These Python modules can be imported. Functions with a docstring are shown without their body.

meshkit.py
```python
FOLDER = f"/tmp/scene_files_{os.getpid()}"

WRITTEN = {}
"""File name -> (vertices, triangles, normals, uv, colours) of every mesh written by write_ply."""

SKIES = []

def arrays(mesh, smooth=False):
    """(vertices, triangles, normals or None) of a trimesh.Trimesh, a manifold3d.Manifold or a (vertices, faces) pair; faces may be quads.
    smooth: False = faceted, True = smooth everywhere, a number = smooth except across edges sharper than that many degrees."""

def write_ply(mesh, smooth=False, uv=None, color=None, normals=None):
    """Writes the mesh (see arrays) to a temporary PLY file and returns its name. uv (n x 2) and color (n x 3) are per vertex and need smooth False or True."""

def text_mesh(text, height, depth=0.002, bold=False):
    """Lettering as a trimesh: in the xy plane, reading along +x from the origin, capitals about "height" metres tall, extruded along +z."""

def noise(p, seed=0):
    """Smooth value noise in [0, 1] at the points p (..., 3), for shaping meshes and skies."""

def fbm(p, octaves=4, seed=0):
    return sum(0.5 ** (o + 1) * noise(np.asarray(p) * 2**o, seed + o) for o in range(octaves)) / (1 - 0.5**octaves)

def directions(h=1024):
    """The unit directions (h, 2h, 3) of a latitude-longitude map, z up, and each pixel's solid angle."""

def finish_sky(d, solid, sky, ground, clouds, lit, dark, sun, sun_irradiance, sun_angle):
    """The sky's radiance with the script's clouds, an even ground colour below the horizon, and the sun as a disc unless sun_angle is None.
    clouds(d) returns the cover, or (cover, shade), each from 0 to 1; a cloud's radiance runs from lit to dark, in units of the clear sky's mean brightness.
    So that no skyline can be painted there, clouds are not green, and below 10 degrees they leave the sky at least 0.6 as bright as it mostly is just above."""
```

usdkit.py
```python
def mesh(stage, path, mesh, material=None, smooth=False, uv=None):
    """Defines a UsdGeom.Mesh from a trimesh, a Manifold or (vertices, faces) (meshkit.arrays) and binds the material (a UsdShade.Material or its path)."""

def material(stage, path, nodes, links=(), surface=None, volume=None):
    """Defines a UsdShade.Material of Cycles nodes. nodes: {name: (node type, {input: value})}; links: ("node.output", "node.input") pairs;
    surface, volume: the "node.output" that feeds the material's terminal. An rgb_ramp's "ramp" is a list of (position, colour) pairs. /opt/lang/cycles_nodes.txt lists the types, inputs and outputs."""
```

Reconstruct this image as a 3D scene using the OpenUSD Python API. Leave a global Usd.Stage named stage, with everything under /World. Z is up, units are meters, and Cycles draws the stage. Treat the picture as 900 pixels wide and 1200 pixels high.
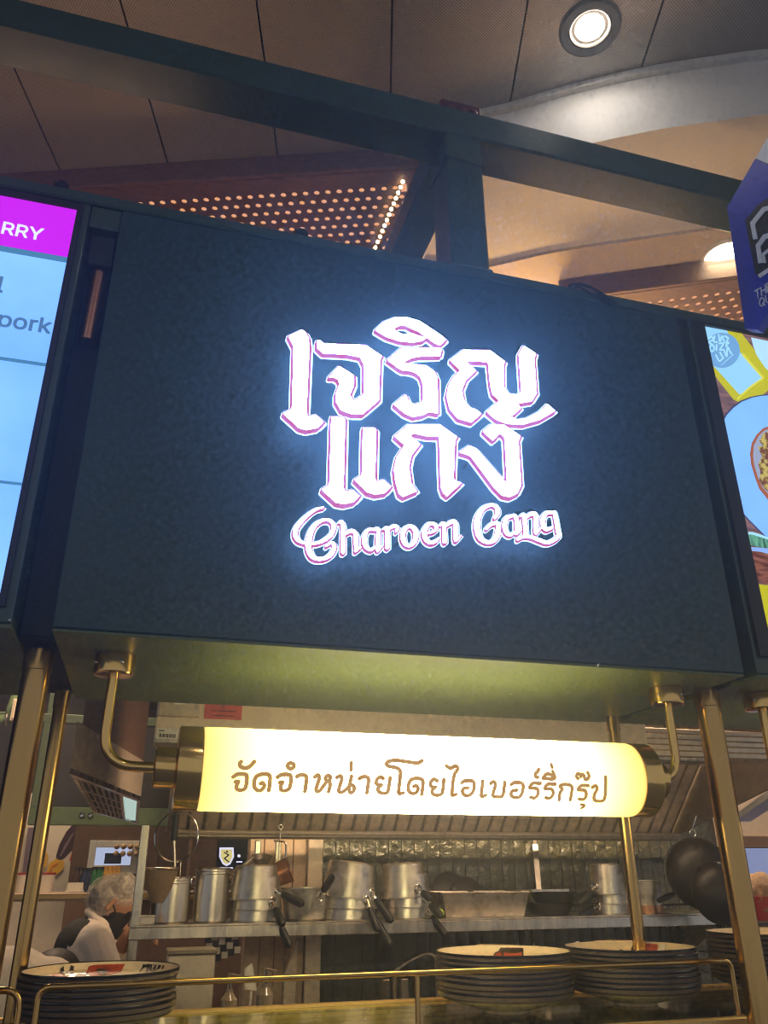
import math, random
import numpy as np, trimesh, usdkit, meshkit
import manifold3d as m3
from shapely.geometry import Polygon, LineString, Point, MultiPoint, box as sbox
from shapely.ops import unary_union
from shapely import affinity
from pxr import Usd, UsdGeom, UsdLux, UsdShade, Gf, Sdf

stage = Usd.Stage.CreateInMemory()
UsdGeom.SetStageUpAxis(stage, UsdGeom.Tokens.z)
UsdGeom.Xform.Define(stage, '/World')
UsdGeom.Scope.Define(stage, '/World/Looks')
rnd = random.Random(7)

USED = {}
def numbered(parent, name):
    k = (parent, name); n = USED.get(k, 0); USED[k] = n+1
    return f'{parent}/{name}' if n == 0 else f'{parent}/{name}_{n:03d}'

# ------------------------------------------------------------------ camera
F_PX, PITCH, YAW, ROLL, EYE = 938.6, 0.423388, 0.279819, -0.00615, 1.6
EXPOSURE = 0.2
cy, sy, cp, sp = math.cos(YAW), math.sin(YAW), math.cos(PITCH), math.sin(PITCH)
FWD = np.array([sy*cp, cy*cp, sp]); _r = np.array([cy, -sy, 0]); _u = np.cross(_r, FWD)
RGT = math.cos(ROLL)*_r + math.sin(ROLL)*_u; UPV = -math.sin(ROLL)*_r + math.cos(ROLL)*_u
cam = UsdGeom.Camera.Define(stage, '/World/camera')
cam.CreateHorizontalApertureAttr(36.0); cam.CreateVerticalApertureAttr(48.0)
cam.CreateFocalLengthAttr(F_PX/900*36.0)
cam.CreateClippingRangeAttr((0.05, 200.0))
cam.CreateExposureAttr(EXPOSURE)
cam.AddTransformOp().Set(Gf.Matrix4d(*[float(v) for v in (*RGT, 0, *UPV, 0, *(-FWD), 0, 0, 0, EYE, 1)]))

# ------------------------------------------------------------------ ambient of the food hall and area lights
dome = UsdLux.DomeLight.Define(stage, '/World/hall_ambience')
dome.CreateColorAttr((0.95, 0.96, 1.0)); dome.CreateIntensityAttr(0.095)

def area_light(name, pos, w, h, color, power, rot=(0, 0, 0)):
    l = UsdLux.RectLight.Define(stage, numbered('/World', name))
    l.CreateWidthAttr(w); l.CreateHeightAttr(h); l.CreateColorAttr(color); l.CreateIntensityAttr(power)
    l.AddTranslateOp().Set(Gf.Vec3d(*pos)); l.AddRotateXYZOp().Set(Gf.Vec3f(*rot))
def disk_light(name, pos, r, color, power, rot=(0, 0, 0)):
    l = UsdLux.DiskLight.Define(stage, numbered('/World', name))
    l.CreateRadiusAttr(r); l.CreateColorAttr(color); l.CreateIntensityAttr(power)
    l.AddTranslateOp().Set(Gf.Vec3d(*pos)); l.AddRotateXYZOp().Set(Gf.Vec3f(*rot))
area_light('hood_light', (1.4, 2.66, 2.20), 1.6, 0.06, (1.0, 0.72, 0.46), 26.0)
area_light('hood_plenum_light', (1.6, 2.95, 2.42), 2.2, 0.12, (1.0, 0.70, 0.40), 70.0)
area_light('canopy_uplight', (-0.55, 1.97, 2.965), 0.9, 0.14, (1.0, 0.60, 0.38), 4.2, (180, 0, 0))
area_light('canopy_uplight', (1.45, 1.985, 2.965), 0.7, 0.12, (1.0, 0.60, 0.33), 7.5, (180, 0, 0))
area_light('cove_uplight', (1.9, 2.95, 3.335), 1.2, 0.2, (1.0, 0.58, 0.24), 80.0, (180, 0, 0))
area_light('kitchen_ceiling_light', (-0.3, 4.4, 3.1), 0.8, 0.5, (1.0, 0.70, 0.44), 42.0)
area_light('hall_ceiling_light', (-0.6, 6.6, 3.1), 1.2, 0.8, (1.0, 0.78, 0.52), 9.0)
area_light('pass_ceiling_light', (3.2, 4.2, 3.1), 0.8, 0.6, (1.0, 0.78, 0.55), 25.0)

# ------------------------------------------------------------------ pixel -> point on a real plane
def ray(px, py):
    return (px-450)/F_PX*RGT - (py-600)/F_PX*UPV + FWD
def aty(px, py, Y):
    d = ray(px, py); return d*(Y/d[1]) + np.array([0, 0, EYE])
def atz(px, py, Z):
    d = ray(px, py); return d*((Z-EYE)/d[2]) + np.array([0, 0, EYE])
def atplane(px, py, p0, n):
    d = ray(px, py); o = np.array([0, 0, EYE]); return o + d*(np.dot(np.array(p0)-o, n)/np.dot(d, n))

# ------------------------------------------------------------------ materials
MATS = {}
def srgb(r, g, b):
    f = lambda c: (c/12.92 if c <= .04045 else ((c+.055)/1.055)**2.4)
    return tuple(f(x/255) for x in (r, g, b))
def mat(name, col, rough=0.5, metal=0.0, var=0.0, vscale=8.0, bump=0.0, bscale=60.0, coat=0.0, spec=0.5, stretch=(1, 1, 1), trans=0.0, rvar=0.0, sheen=0.0):
    nodes = {'p': ('principled_bsdf', dict(base_color=col, roughness=rough, metallic=metal, coat_weight=coat, specular_ior_level=spec, transmission_weight=trans, sheen_weight=sheen)),
             'tc': ('texture_coordinate', {}), 'mp': ('mapping', dict(scale=stretch)), 'n': ('noise_texture', dict(scale=vscale, detail=4.0)), 'nb': ('noise_texture', dict(scale=bscale, detail=3.0))}
    links = [('tc.object', 'mp.vector'), ('mp.vector', 'n.vector'), ('mp.vector', 'nb.vector')]
    if var > 0:
        c = np.array(col)
        nodes['rp'] = ('rgb_ramp', dict(ramp=[(0.25, tuple(c*(1-var))), (0.75, tuple(np.minimum(c*(1+var), 1)))]))
        links += [('n.fac', 'rp.fac'), ('rp.color', 'p.base_color')]
    if rvar > 0:
        nodes['mr'] = ('map_range', dict(from_min=0.3, from_max=0.7, to_min=max(0.02, rough-rvar), to_max=rough+rvar))
        links += [('n.fac', 'mr.value'), ('mr.result', 'p.roughness')]
    if bump > 0:
        nodes['b'] = ('bump', dict(strength=bump, distance=0.01)); links += [('nb.fac', 'b.height'), ('b.normal', 'p.normal')]
    MATS[name] = usdkit.material(stage, '/World/Looks/' + name, nodes, links, surface='p.BSDF'); return MATS[name]
def emit(name, col, strength):
    MATS[name] = usdkit.material(stage, '/World/Looks/' + name, {'e': ('emission', dict(color=col, strength=strength))}, surface='e.emission'); return MATS[name]
def emit_noise(name, c0, c1, strength, scale, stretch=(1, 1, 1), lo=.35, hi=.65):
    MATS[name] = usdkit.material(stage, '/World/Looks/' + name, {'tc': ('texture_coordinate', {}), 'mp': ('mapping', dict(scale=stretch)), 'n': ('noise_texture', dict(scale=scale, detail=5.0)),
        'rp': ('rgb_ramp', dict(ramp=[(lo, c0), (hi, c1)])), 'e': ('emission', dict(strength=strength))},
        [('tc.object', 'mp.vector'), ('mp.vector', 'n.vector'), ('n.fac', 'rp.fac'), ('rp.color', 'e.color')], surface='e.emission')

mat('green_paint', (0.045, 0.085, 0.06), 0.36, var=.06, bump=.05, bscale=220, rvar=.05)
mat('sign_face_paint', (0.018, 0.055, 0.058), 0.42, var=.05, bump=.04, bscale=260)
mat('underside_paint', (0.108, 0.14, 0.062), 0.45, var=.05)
mat('dark_gap', (0.012, 0.02, 0.03), 0.6)
mat('black_plastic', (0.008, 0.008, 0.009), 0.45)
mat('black_rubber', (0.012, 0.012, 0.012), 0.7)
mat('brass', (0.82, 0.53, 0.18), 0.14, 1.0, var=.04)
mat('brass_satin', (0.56, 0.35, 0.125), 0.2, 1.0, var=.08, vscale=30, stretch=(1, 1, .05))
mat('copper', (0.5, 0.25, 0.15), 0.35, 1.0)
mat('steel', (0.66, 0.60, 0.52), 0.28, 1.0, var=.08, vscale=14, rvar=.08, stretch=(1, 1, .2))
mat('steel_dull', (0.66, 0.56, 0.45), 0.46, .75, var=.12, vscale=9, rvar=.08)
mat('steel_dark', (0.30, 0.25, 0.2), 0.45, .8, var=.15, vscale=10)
mat('aluminium', (0.60, 0.56, 0.50), 0.38, 1.0, var=.14, vscale=20, rvar=.1)
mat('steel_satin', (0.70, 0.58, 0.46), 0.5, .35, var=.06, vscale=12)
mat('chrome', (0.8, 0.8, 0.78), 0.08, 1.0)
mat('wood_trim', (0.16, 0.085, 0.055), 0.5, var=.3, vscale=6, stretch=(1.5, 12, 12), bump=.1)
mat('cane', (0.14, 0.075, 0.05), 0.55, var=.3, vscale=60)
mat('ceiling_white', (0.72, 0.68, 0.64), 0.7, var=.03)
mat('ceiling_cream', (0.72, 0.60, 0.45), 0.7, var=.03)
mat('red_plastic', (0.14, 0.02, 0.025), 0.35)
mat('dark_panel', (0.02, 0.019, 0.017), 0.5)
mat('green_frame_paint', (0.13, 0.2, 0.09), 0.45)
mat('cream_wall', (0.55, 0.42, 0.3), 0.7, var=.04)
mat('brown_wall', (0.16, 0.085, 0.05), 0.6, var=.15)
mat('dark_wall', (0.045, 0.035, 0.028), 0.7, var=.1)
mat('floor_tile', (0.10, 0.085, 0.07), 0.4, var=.2)
mat('glaze_cream', (0.86, 0.68, 0.50), 0.28, coat=.5)
mat('glaze_under', (0.13, 0.098, 0.085), 0.16, coat=.4)
mat('glaze_bowl', (0.78, 0.62, 0.45), 0.12, coat=.4)
mat('glaze_blue', (0.012, 0.012, 0.022), 0.12, coat=.5)
mat('print_red', (0.42, 0.06, 0.025), 0.3, var=.45, vscale=60)
mat('print_black', (0.015, 0.013, 0.013), 0.3)
mat('print_white', (0.75, 0.72, 0.66), 0.4)
mat('bracket_white', (0.55, 0.55, 0.55), 0.4)
mat('case_green', (0.28, 0.27, 0.13), 0.5, var=.2)
mat('case_olive', (0.27, 0.26, 0.14), 0.5, var=.2)
mat('brass_trim', (0.72, 0.5, 0.2), 0.42, .7, var=.06)
mat('case_slat', (0.2, 0.22, 0.09), 0.3, .3)
mat('shirt_white', (0.78, 0.68, 0.6), 0.85, var=.06, bump=.2, bscale=30)
mat('vest_black', (0.008, 0.007, 0.007), 0.8)
mat('cloth_dark', (0.02, 0.016, 0.015), 0.85)
mat('trouser_dark', (0.03, 0.028, 0.03), 0.85)
mat('skin', (0.42, 0.22, 0.13), 0.5, var=.05)
mat('hair', (0.02, 0.013, 0.01), 0.6)
mat('mask_black', (0.012, 0.011, 0.012), 0.8)
mat('paper_red', (0.62, 0.12, 0.11), 0.7)
mat('paper_white', (0.72, 0.68, 0.62), 0.7)
emit('text_brown', srgb(172, 128, 78), .9)
mat('wok_iron', (0.02, 0.017, 0.015), 0.4, .4, var=.3, vscale=10)
mat('lime', (0.45, 0.6, 0.06), 0.5)
mat('tub_red', (0.55, 0.04, 0.03), 0.4)
mat('food_tan', (0.45, 0.27, 0.14), 0.8, var=.4, vscale=40)
mat('hex_blue', (0.025, 0.04, 0.48), 0.35, var=.04)
mat('hex_black', (0.008, 0.008, 0.012), 0.4)
mat('hex_white', (0.7, 0.7, 0.72), 0.5)
mat('glass_smoke', (0.3, 0.24, 0.16), 0.1, coat=.6)
mat('bottle_blue', (0.02, 0.025, 0.06), 0.15); mat('bottle_green', (0.02, 0.12, 0.03), 0.15); mat('bottle_amber', (0.5, 0.26, 0.04), 0.15); mat('lid_red', (0.35, 0.02, 0.02), 0.3); mat('tub_white', (0.6, 0.52, 0.42), 0.5); mat('bottle_brown', (0.06, 0.03, 0.02), 0.15)
mat('art_cream', (0.75, 0.62, 0.48), 0.6); mat('art_purple', (0.05, 0.016, 0.02), 0.5); mat('art_red', (0.62, 0.05, 0.03), 0.5); mat('art_yellow', (0.8, 0.42, 0.03), 0.5); mat('art_orange', (0.7, 0.2, 0.02), 0.5); mat('art_mauve', (0.2, 0.13, 0.16), 0.6)
emit('letter_light', (0.16, 0.40, 1.0), 29.0); emit('letter_rim', (0.30, 0.50, 1.0), 3.2)
emit('letter_pink', (0.60, 0.115, 0.36), 0.85)
emit('downlight_glow', (1.0, 0.93, 0.82), 28.0)
emit('cream_lamp_glow', (1.0, 0.86, 0.6), 12.0)
emit('led_glow', (1.0, 0.72, 0.38), 9.0)
emit('cane_backlight', (1.0, 0.46, 0.2), 0.75)
emit('screen_cyan', (.27, .6, 1.35), 1.0)
emit('screen_magenta', srgb(200, 30, 235), 1.0)
emit('screen_teal', srgb(70, 125, 165), 1.0)
emit('screen_text_white', srgb(225, 235, 255), 1.0)
emit('screen_text_grey', srgb(75, 115, 160), 1.0)
emit_noise('screen_blue', (.19, .47, 1.8), (.28, .62, 2.0), 1.0, 3.0)
emit_noise('pic_wood', srgb(92, 72, 84), srgb(150, 112, 108), .9, 14, (1, 1, 6))
emit_noise('pic_plate', (.2, .46, 1.25), (.25, .55, 1.35), 1.0, 4)
emit('pic_yellow', srgb(188, 184, 30), 1.0); emit('pic_yellow_light', srgb(214, 212, 70), 1.0); emit('pic_paper', srgb(150, 208, 255), 1.0); emit('pic_badge', srgb(110, 162, 214), 1.0); emit('pic_badge_text', srgb(165, 222, 252), 1.0)
emit('pic_shadow', srgb(58, 62, 100), 1.0); emit('pic_white', srgb(178, 222, 255), 1.0); emit('pic_bowl_rim', srgb(160, 92, 60), 1.0); emit('pic_sauce', srgb(150, 160, 190), 1.0); emit('pic_paleblue', srgb(140, 175, 240), 1.0)
emit_noise('pic_noodle', srgb(110, 66, 50), srgb(196, 178, 96), .95, 90, lo=.42, hi=.56)
emit_noise('pic_meat', srgb(78, 34, 30), srgb(150, 96, 80), .9, 30, (1, 1, 4))
emit_noise('pic_leaf', srgb(48, 92, 78), srgb(110, 178, 150), .95, 30, (4, 1, .6))
emit('far_screen_white', srgb(185, 195, 225), .8); emit('crest_yellow', srgb(215, 200, 130), .9); emit('crest_white', srgb(215, 215, 240), 1.0); emit('far_window', srgb(140, 150, 190), .8); emit('hood_lens', srgb(190, 215, 205), .8); emit('hall_lamp', (0.75, .85, 1.0), 3.0)

def pane_mat(name, tint, gl=0.03, ior=1.5):
    MATS[name] = usdkit.material(stage, '/World/Looks/' + name, {'t': ('transparent_bsdf', dict(color=tint)), 'g': ('glossy_bsdf', dict(color=(1, 1, 1), roughness=gl)), 'f': ('fresnel', dict(IOR=ior)), 'm': ('mix_closure', {})},
        [('f.fac', 'm.fac'), ('t.BSDF', 'm.closure1'), ('g.BSDF', 'm.closure2')], surface='m.closure')
pane_mat('glass_top', (0.90, 0.95, 0.82), 0.06, 1.25)
pane_mat('clear_glass', (0.85, 0.85, 0.8), 0.03)
def mesh_mat(name, col, alpha):
    MATS[name] = usdkit.material(stage, '/World/Looks/' + name, {'t': ('transparent_bsdf', {}), 'd': ('principled_bsdf', dict(base_color=col, roughness=.6)), 'm': ('mix_closure', dict(fac=alpha))},
        [('t.BSDF', 'm.closure1'), ('d.BSDF', 'm.closure2')], surface='m.closure')
MATS['hairnet'] = usdkit.material(stage, '/World/Looks/hairnet', {'tc': ('texture_coordinate', {}), 'n': ('noise_texture', dict(scale=34, detail=6.0, distortion=1.5)), 'mr': ('map_range', dict(from_min=.35, from_max=.65, to_min=.26, to_max=.60)),
    't': ('transparent_bsdf', {}), 'd': ('principled_bsdf', dict(base_color=(.8, .72, .62), roughness=.7)), 'm': ('mix_closure', {})},
    [('tc.object', 'n.vector'), ('n.fac', 'mr.value'), ('mr.result', 'm.fac'), ('t.BSDF', 'm.closure1'), ('d.BSDF', 'm.closure2')], surface='m.closure')
mesh_mat('sieve_mesh', (0.34, 0.24, 0.14), .62)
# perforated ceiling sheet: a fine grid of dark holes
A_CEIL = -0.355
MATS['ceiling_metal'] = usdkit.material(stage, '/World/Looks/ceiling_metal', {
    'g': ('geometry', {}), 'mp': ('mapping', dict(rotation=(0, 0, -A_CEIL), scale=(640, 640, 640))), 's': ('separate_xyz', {}),
    'sx': ('math', dict(math_type='sine')), 'sy': ('math', dict(math_type='sine')), 'mu': ('math', dict(math_type='multiply')),
    'oi': ('noise_texture', dict(scale=1.3)), 'r': ('rgb_ramp', dict(ramp=[(0.0, (.46, .41, .36)), (.22, (.46, .41, .36)), (.4, (.16, .14, .12)), (1, (.16, .14, .12))])),
    'p': ('principled_bsdf', dict(roughness=.45, metallic=.3))},
    [('g.position', 'mp.vector'), ('mp.vector', 's.vector'), ('s.x', 'sx.value1'), ('s.y', 'sy.value1'), ('sx.value', 'mu.value1'), ('sy.value', 'mu.value2'), ('mu.value', 'r.fac'), ('r.color', 'p.base_color')], surface='p.BSDF')
# opal tube: LED light falls off towards the metal caps
TX0, TX1, TY, TZ, TR = 0.098, 1.003, 1.6, 1.7805, 0.0755
MATS['tube_opal'] = usdkit.material(stage, '/World/Looks/tube_opal', {
    'g': ('geometry', {}), 's': ('separate_xyz', {}), 'm': ('map_range', dict(from_min=TX0, from_max=TX1, to_min=0.0, to_max=1.0)),
    'r': ('rgb_ramp', dict(ramp=[(0, (.30, .21, .055)), (.04, (.55, .45, .12)), (.15, (1.35, 1.12, .32)), (.32, (2.4, 1.92, 1.0)), (.68, (2.4, 1.92, 1.0)), (.85, (1.3, 1.08, .30)), (.96, (.5, .40, .10)), (1, (.28, .19, .05))])), 'e': ('emission', dict(strength=3.7))},
    [('g.position', 's.vector'), ('s.x', 'm.value'), ('m.result', 'r.fac'), ('r.color', 'e.color')], surface='e.emission')
# glazed wall tile: handmade glossy dark green
MATS['tile_glaze'] = usdkit.material(stage, '/World/Looks/tile_glaze', {
    'g': ('geometry', {}), 'n': ('noise_texture', dict(scale=26, detail=3.0)), 'b': ('bump', dict(strength=.9, distance=.03)), 'o': ('noise_texture', dict(scale=7)),
    'r': ('rgb_ramp', dict(ramp=[(.3, (.04, .040, .022)), (.7, (.085, .08, .046))])), 'p': ('principled_bsdf', dict(roughness=.12, coat_weight=.5))},
    [('g.position', 'n.vector'), ('g.position', 'o.vector'), ('n.fac', 'b.height'), ('b.normal', 'p.normal'), ('o.fac', 'r.fac'), ('r.color', 'p.base_color')], surface='p.BSDF')

# ------------------------------------------------------------------ scene-tree helpers
class Node:
    def __init__(self, path, loc): self.path, self.loc = path, np.array(loc, float)
    @property
    def prim(self): return stage.GetPrimAtPath(self.path)
def tag(prim, label=None, cat=None, group=None, kind=None):
    for k, v in (('label', label), ('category', cat), ('group', group), ('kind', kind)):
        if v: prim.SetCustomDataByKey(k, v)
def thing(name, label, cat, loc=(0, 0, 0), group=None, kind=None):
    p = numbered('/World', name); x = UsdGeom.Xform.Define(stage, p); x.AddTranslateOp().Set(Gf.Vec3d(*map(float, loc)))
    tag(x.GetPrim(), label, cat, group, kind); return Node(p, loc)
def structure(name, loc=(0, 0, 0)):
    p = numbered('/World', name); x = UsdGeom.Xform.Define(stage, p); x.AddTranslateOp().Set(Gf.Vec3d(*map(float, loc)))
    tag(x.GetPrim(), kind='structure'); return Node(p, loc)
def part(t, name, mesh, material, smooth=35, label=None, kind=None):
    if isinstance(mesh, list): mesh = trimesh.util.concatenate(mesh)
    v = np.array(mesh.vertices) - t.loc
    p = numbered(t.path, name)
    m = usdkit.mesh(stage, p, trimesh.Trimesh(v, mesh.faces, process=False), MATS[material], smooth=smooth)
    if label or kind: tag(m.GetPrim(), label, kind=kind)
    return Node(p, t.loc)
def struct_mesh(name, mesh, material, smooth=False):
    if isinstance(mesh, list): mesh = trimesh.util.concatenate(mesh)
    p = numbered('/World', name); m = usdkit.mesh(stage, p, mesh, MATS[material], smooth=smooth); tag(m.GetPrim(), kind='structure'); return Node(p, (0, 0, 0))
def copy(src, name, label, loc, rotz=0.0, group=None):
    p = numbered('/World', name); x = UsdGeom.Xform.Define(stage, p)
    x.GetPrim().GetReferences().AddInternalReference(src.path)
    x.ClearXformOpOrder(); 
    x.GetPrim().GetAttribute('xformOp:translate').Set(Gf.Vec3d(*map(float, loc)))
    ops = [x.GetPrim().GetAttribute('xformOp:translate').GetName()]
    a = UsdGeom.Xformable(x).AddXformOp(UsdGeom.XformOp.TypeRotateZ); a.Set(float(rotz)); ops.append('xformOp:rotateZ')
    x.GetXformOpOrderAttr().Set(ops)
    x.GetPrim().SetInstanceable(True)
    was = stage.GetPrimAtPath(src.path).GetCustomData()
    tag(x.GetPrim(), label, was.get('category'), group or was.get('group')); return Node(p, loc)

# ------------------------------------------------------------------ mesh helpers
def bx(x0, x1, y0, y1, z0, z1, c=0.003):
    c = min(c, .3*min(x1-x0, y1-y0, z1-z0))
    if c <= 0: return trimesh.creation.box(bounds=[[x0, y0, z0], [x1, y1, z1]])
    pts = []
    for X, sx in ((x0, 1), (x1, -1)):
        for Y, s2 in ((y0, 1), (y1, -1)):
            for Z, s3 in ((z0, 1), (z1, -1)):
                pts += [(X, Y+s2*c, Z+s3*c), (X+sx*c, Y, Z+s3*c), (X+sx*c, Y+s2*c, Z)]
    return trimesh.convex.convex_hull(np.array(pts))
def hull(pts): return trimesh.convex.convex_hull(np.array(pts, float))
def lathe(profile, n=48, center=(0, 0, 0)):
    pr = np.array(profile, float); k = len(pr); a = np.linspace(0, 2*math.pi, n, endpoint=False)
    v = np.array([[r*math.cos(t), r*math.sin(t), z] for t in a for r, z in pr]) + np.array(center)
    f = []
    for i in range(n):
        j = (i+1) % n
        for q in range(k-1):
            a0, a1, b0, b1 = i*k+q, i*k+q+1, j*k+q, j*k+q+1
            if pr[q, 0] > 1e-9: f.append((a0, b0, b1) if pr[q+1, 0] > 1e-9 else (a0, b0, a1))
            if pr[q+1, 0] > 1e-9: f.append((a0, b1, a1))
    return trimesh.Trimesh(v, f, process=False)
def sweep(pts, r, n=12, cap=True):
    P = np.array(pts, float); R = np.full(len(P), r) if np.ndim(r) == 0 else np.array(r, float)
    T = np.gradient(P, axis=0); T /= np.linalg.norm(T, axis=1)[:, None]
    u = np.cross(T[0], [0.3, .2, 1.0]); u /= np.linalg.norm(u); V = []
    for i in range(len(P)):
        u = u - T[i]*np.dot(u, T[i]); u /= np.linalg.norm(u); w = np.cross(T[i], u)
        for k in range(n):
            a = 2*math.pi*k/n; V.append(P[i] + R[i]*(math.cos(a)*u + math.sin(a)*w))
    Fc = []
    for i in range(len(P)-1):
        for k in range(n):
            a, b, c, d = i*n+k, i*n+(k+1) % n, (i+1)*n+k, (i+1)*n+(k+1) % n; Fc += [(a, b, d), (a, d, c)]
    if cap:
        V += [P[0], P[-1]]; s, e = len(V)-2, len(V)-1
        for k in range(n): Fc += [(s, (k+1) % n, k), (e, (len(P)-1)*n+k, (len(P)-1)*n+(k+1) % n)]
    return trimesh.Trimesh(V, Fc, process=False)
def rod(a, b, r, n=20):
    a, b = np.array(a, float), np.array(b, float); return sweep([a, a+(b-a)*.001, a+(b-a)*.999, b], [r*.93, r, r, r*.93], n)
def fillet(pts, rad, k=8):
    P = [np.array(p, float) for p in pts]; out = [P[0]]
    for i in range(1, len(P)-1):
        a, b, c = P[i-1], P[i], P[i+1]; d0 = (a-b)/np.linalg.norm(a-b); d1 = (c-b)/np.linalg.norm(c-b)
        p0, p1 = b+d0*rad, b+d1*rad
        for t in np.linspace(0, 1, k): out.append((1-t)**2*p0 + 2*t*(1-t)*b + t*t*p1)
    out.append(P[-1]); return np.array(out)
def ring(center, R, r, axis='z', n=40, m=10):
    t = np.linspace(0, 2*math.pi, n, endpoint=False); pts = np.stack([R*np.cos(t), R*np.sin(t), 0*t], 1)
    V, Fc = [], []
    for i in range(n):
        c = pts[i]/R
        for k in range(m):
            a = 2*math.pi*k/m; V.append(pts[i]+r*(math.cos(a)*c+math.sin(a)*np.array([0, 0, 1])))
    for i in range(n):
        for k in range(m):
            a, b, c, d = i*m+k, i*m+(k+1) % m, ((i+1) % n)*m+k, ((i+1) % n)*m+(k+1) % m; Fc += [(a, c, d), (a, d, b)]
    V = np.array(V)
    if axis == 'y': V = V[:, [0, 2, 1]]; Fc = [f[::-1] for f in Fc]
    if axis == 'x': V = V[:, [2, 0, 1]]
    return trimesh.Trimesh(V+np.array(center), Fc, process=False)
def smoothline(pts, k=6):
    P = np.array(pts, float)
    if len(P) < 3: return P
    Q = np.vstack([2*P[0]-P[1], P, 2*P[-1]-P[-2]]); out = []
    for i in range(1, len(Q)-2):
        for t in np.linspace(0, 1, k, endpoint=False):
            out.append(.5*((2*Q[i]) + (-Q[i-1]+Q[i+1])*t + (2*Q[i-1]-5*Q[i]+4*Q[i+1]-Q[i+2])*t*t + (-Q[i-1]+3*Q[i]-3*Q[i+1]+Q[i+2])*t**3))
    out.append(P[-1]); return np.array(out)
def stroke(pts, w=None):
    """A brush stroke as a polygon: points (x, y, width) or (x, y) with width w."""
    P = np.array([p if len(p) == 3 else (*p, w) for p in pts], float)
    P = smoothline(P); g = []
    for a, b in zip(P[:-1], P[1:]):
        g.append(unary_union([Point(a[:2]).buffer(max(a[2], .1)/2, 6), Point(b[:2]).buffer(max(b[2], .1)/2, 6)]).convex_hull)
    return unary_union(g)
def polys(g): return [p for p in (g.geoms if hasattr(g, 'geoms') else [g]) if p.geom_type == 'Polygon' and p.area > 0]
def extrude_xz(g, y0, y1):
    """Polygon in (X, Z) extruded along Y from y0 (front) to y1 (back)."""
    out = []
    for p in polys(g):
        m = trimesh.creation.extrude_polygon(p, abs(y1-y0), engine='earcut'); v = np.array(m.vertices)
        out.append(trimesh.Trimesh(np.stack([v[:, 0], max(y0, y1)-v[:, 2], v[:, 1]], 1), m.faces, process=False))
    return trimesh.util.concatenate(out)
def extrude_xy(g, z0, z1):
    out = []
    for p in polys(g):
        m = trimesh.creation.extrude_polygon(p, z1-z0, engine='earcut'); m.apply_translation([0, 0, z0]); out.append(m)
    return trimesh.util.concatenate(out)
def mapgeom(g, fn):
    """Apply fn(x, y)->(u, v) to every vertex of a polygon."""
    out = []
    for p in polys(g):
        q = Polygon([fn(*c) for c in p.exterior.coords], [[fn(*c) for c in h.coords] for h in p.interiors])
        out.append(q.buffer(0))
    return unary_union(out)
def xz_at(Y):
    return lambda px, py: (lambda q: (q[0], q[2]))(aty(px, py, Y))
def pxpoly(pts, Y): return Polygon([xz_at(Y)(*p) for p in pts]).buffer(0)
def xform(m, M): m = m.copy(); m.apply_transform(M); return m
def rotm(ax, deg, pt=(0, 0, 0)): return trimesh.transformations.rotation_matrix(math.radians(deg), ax, pt)

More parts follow.
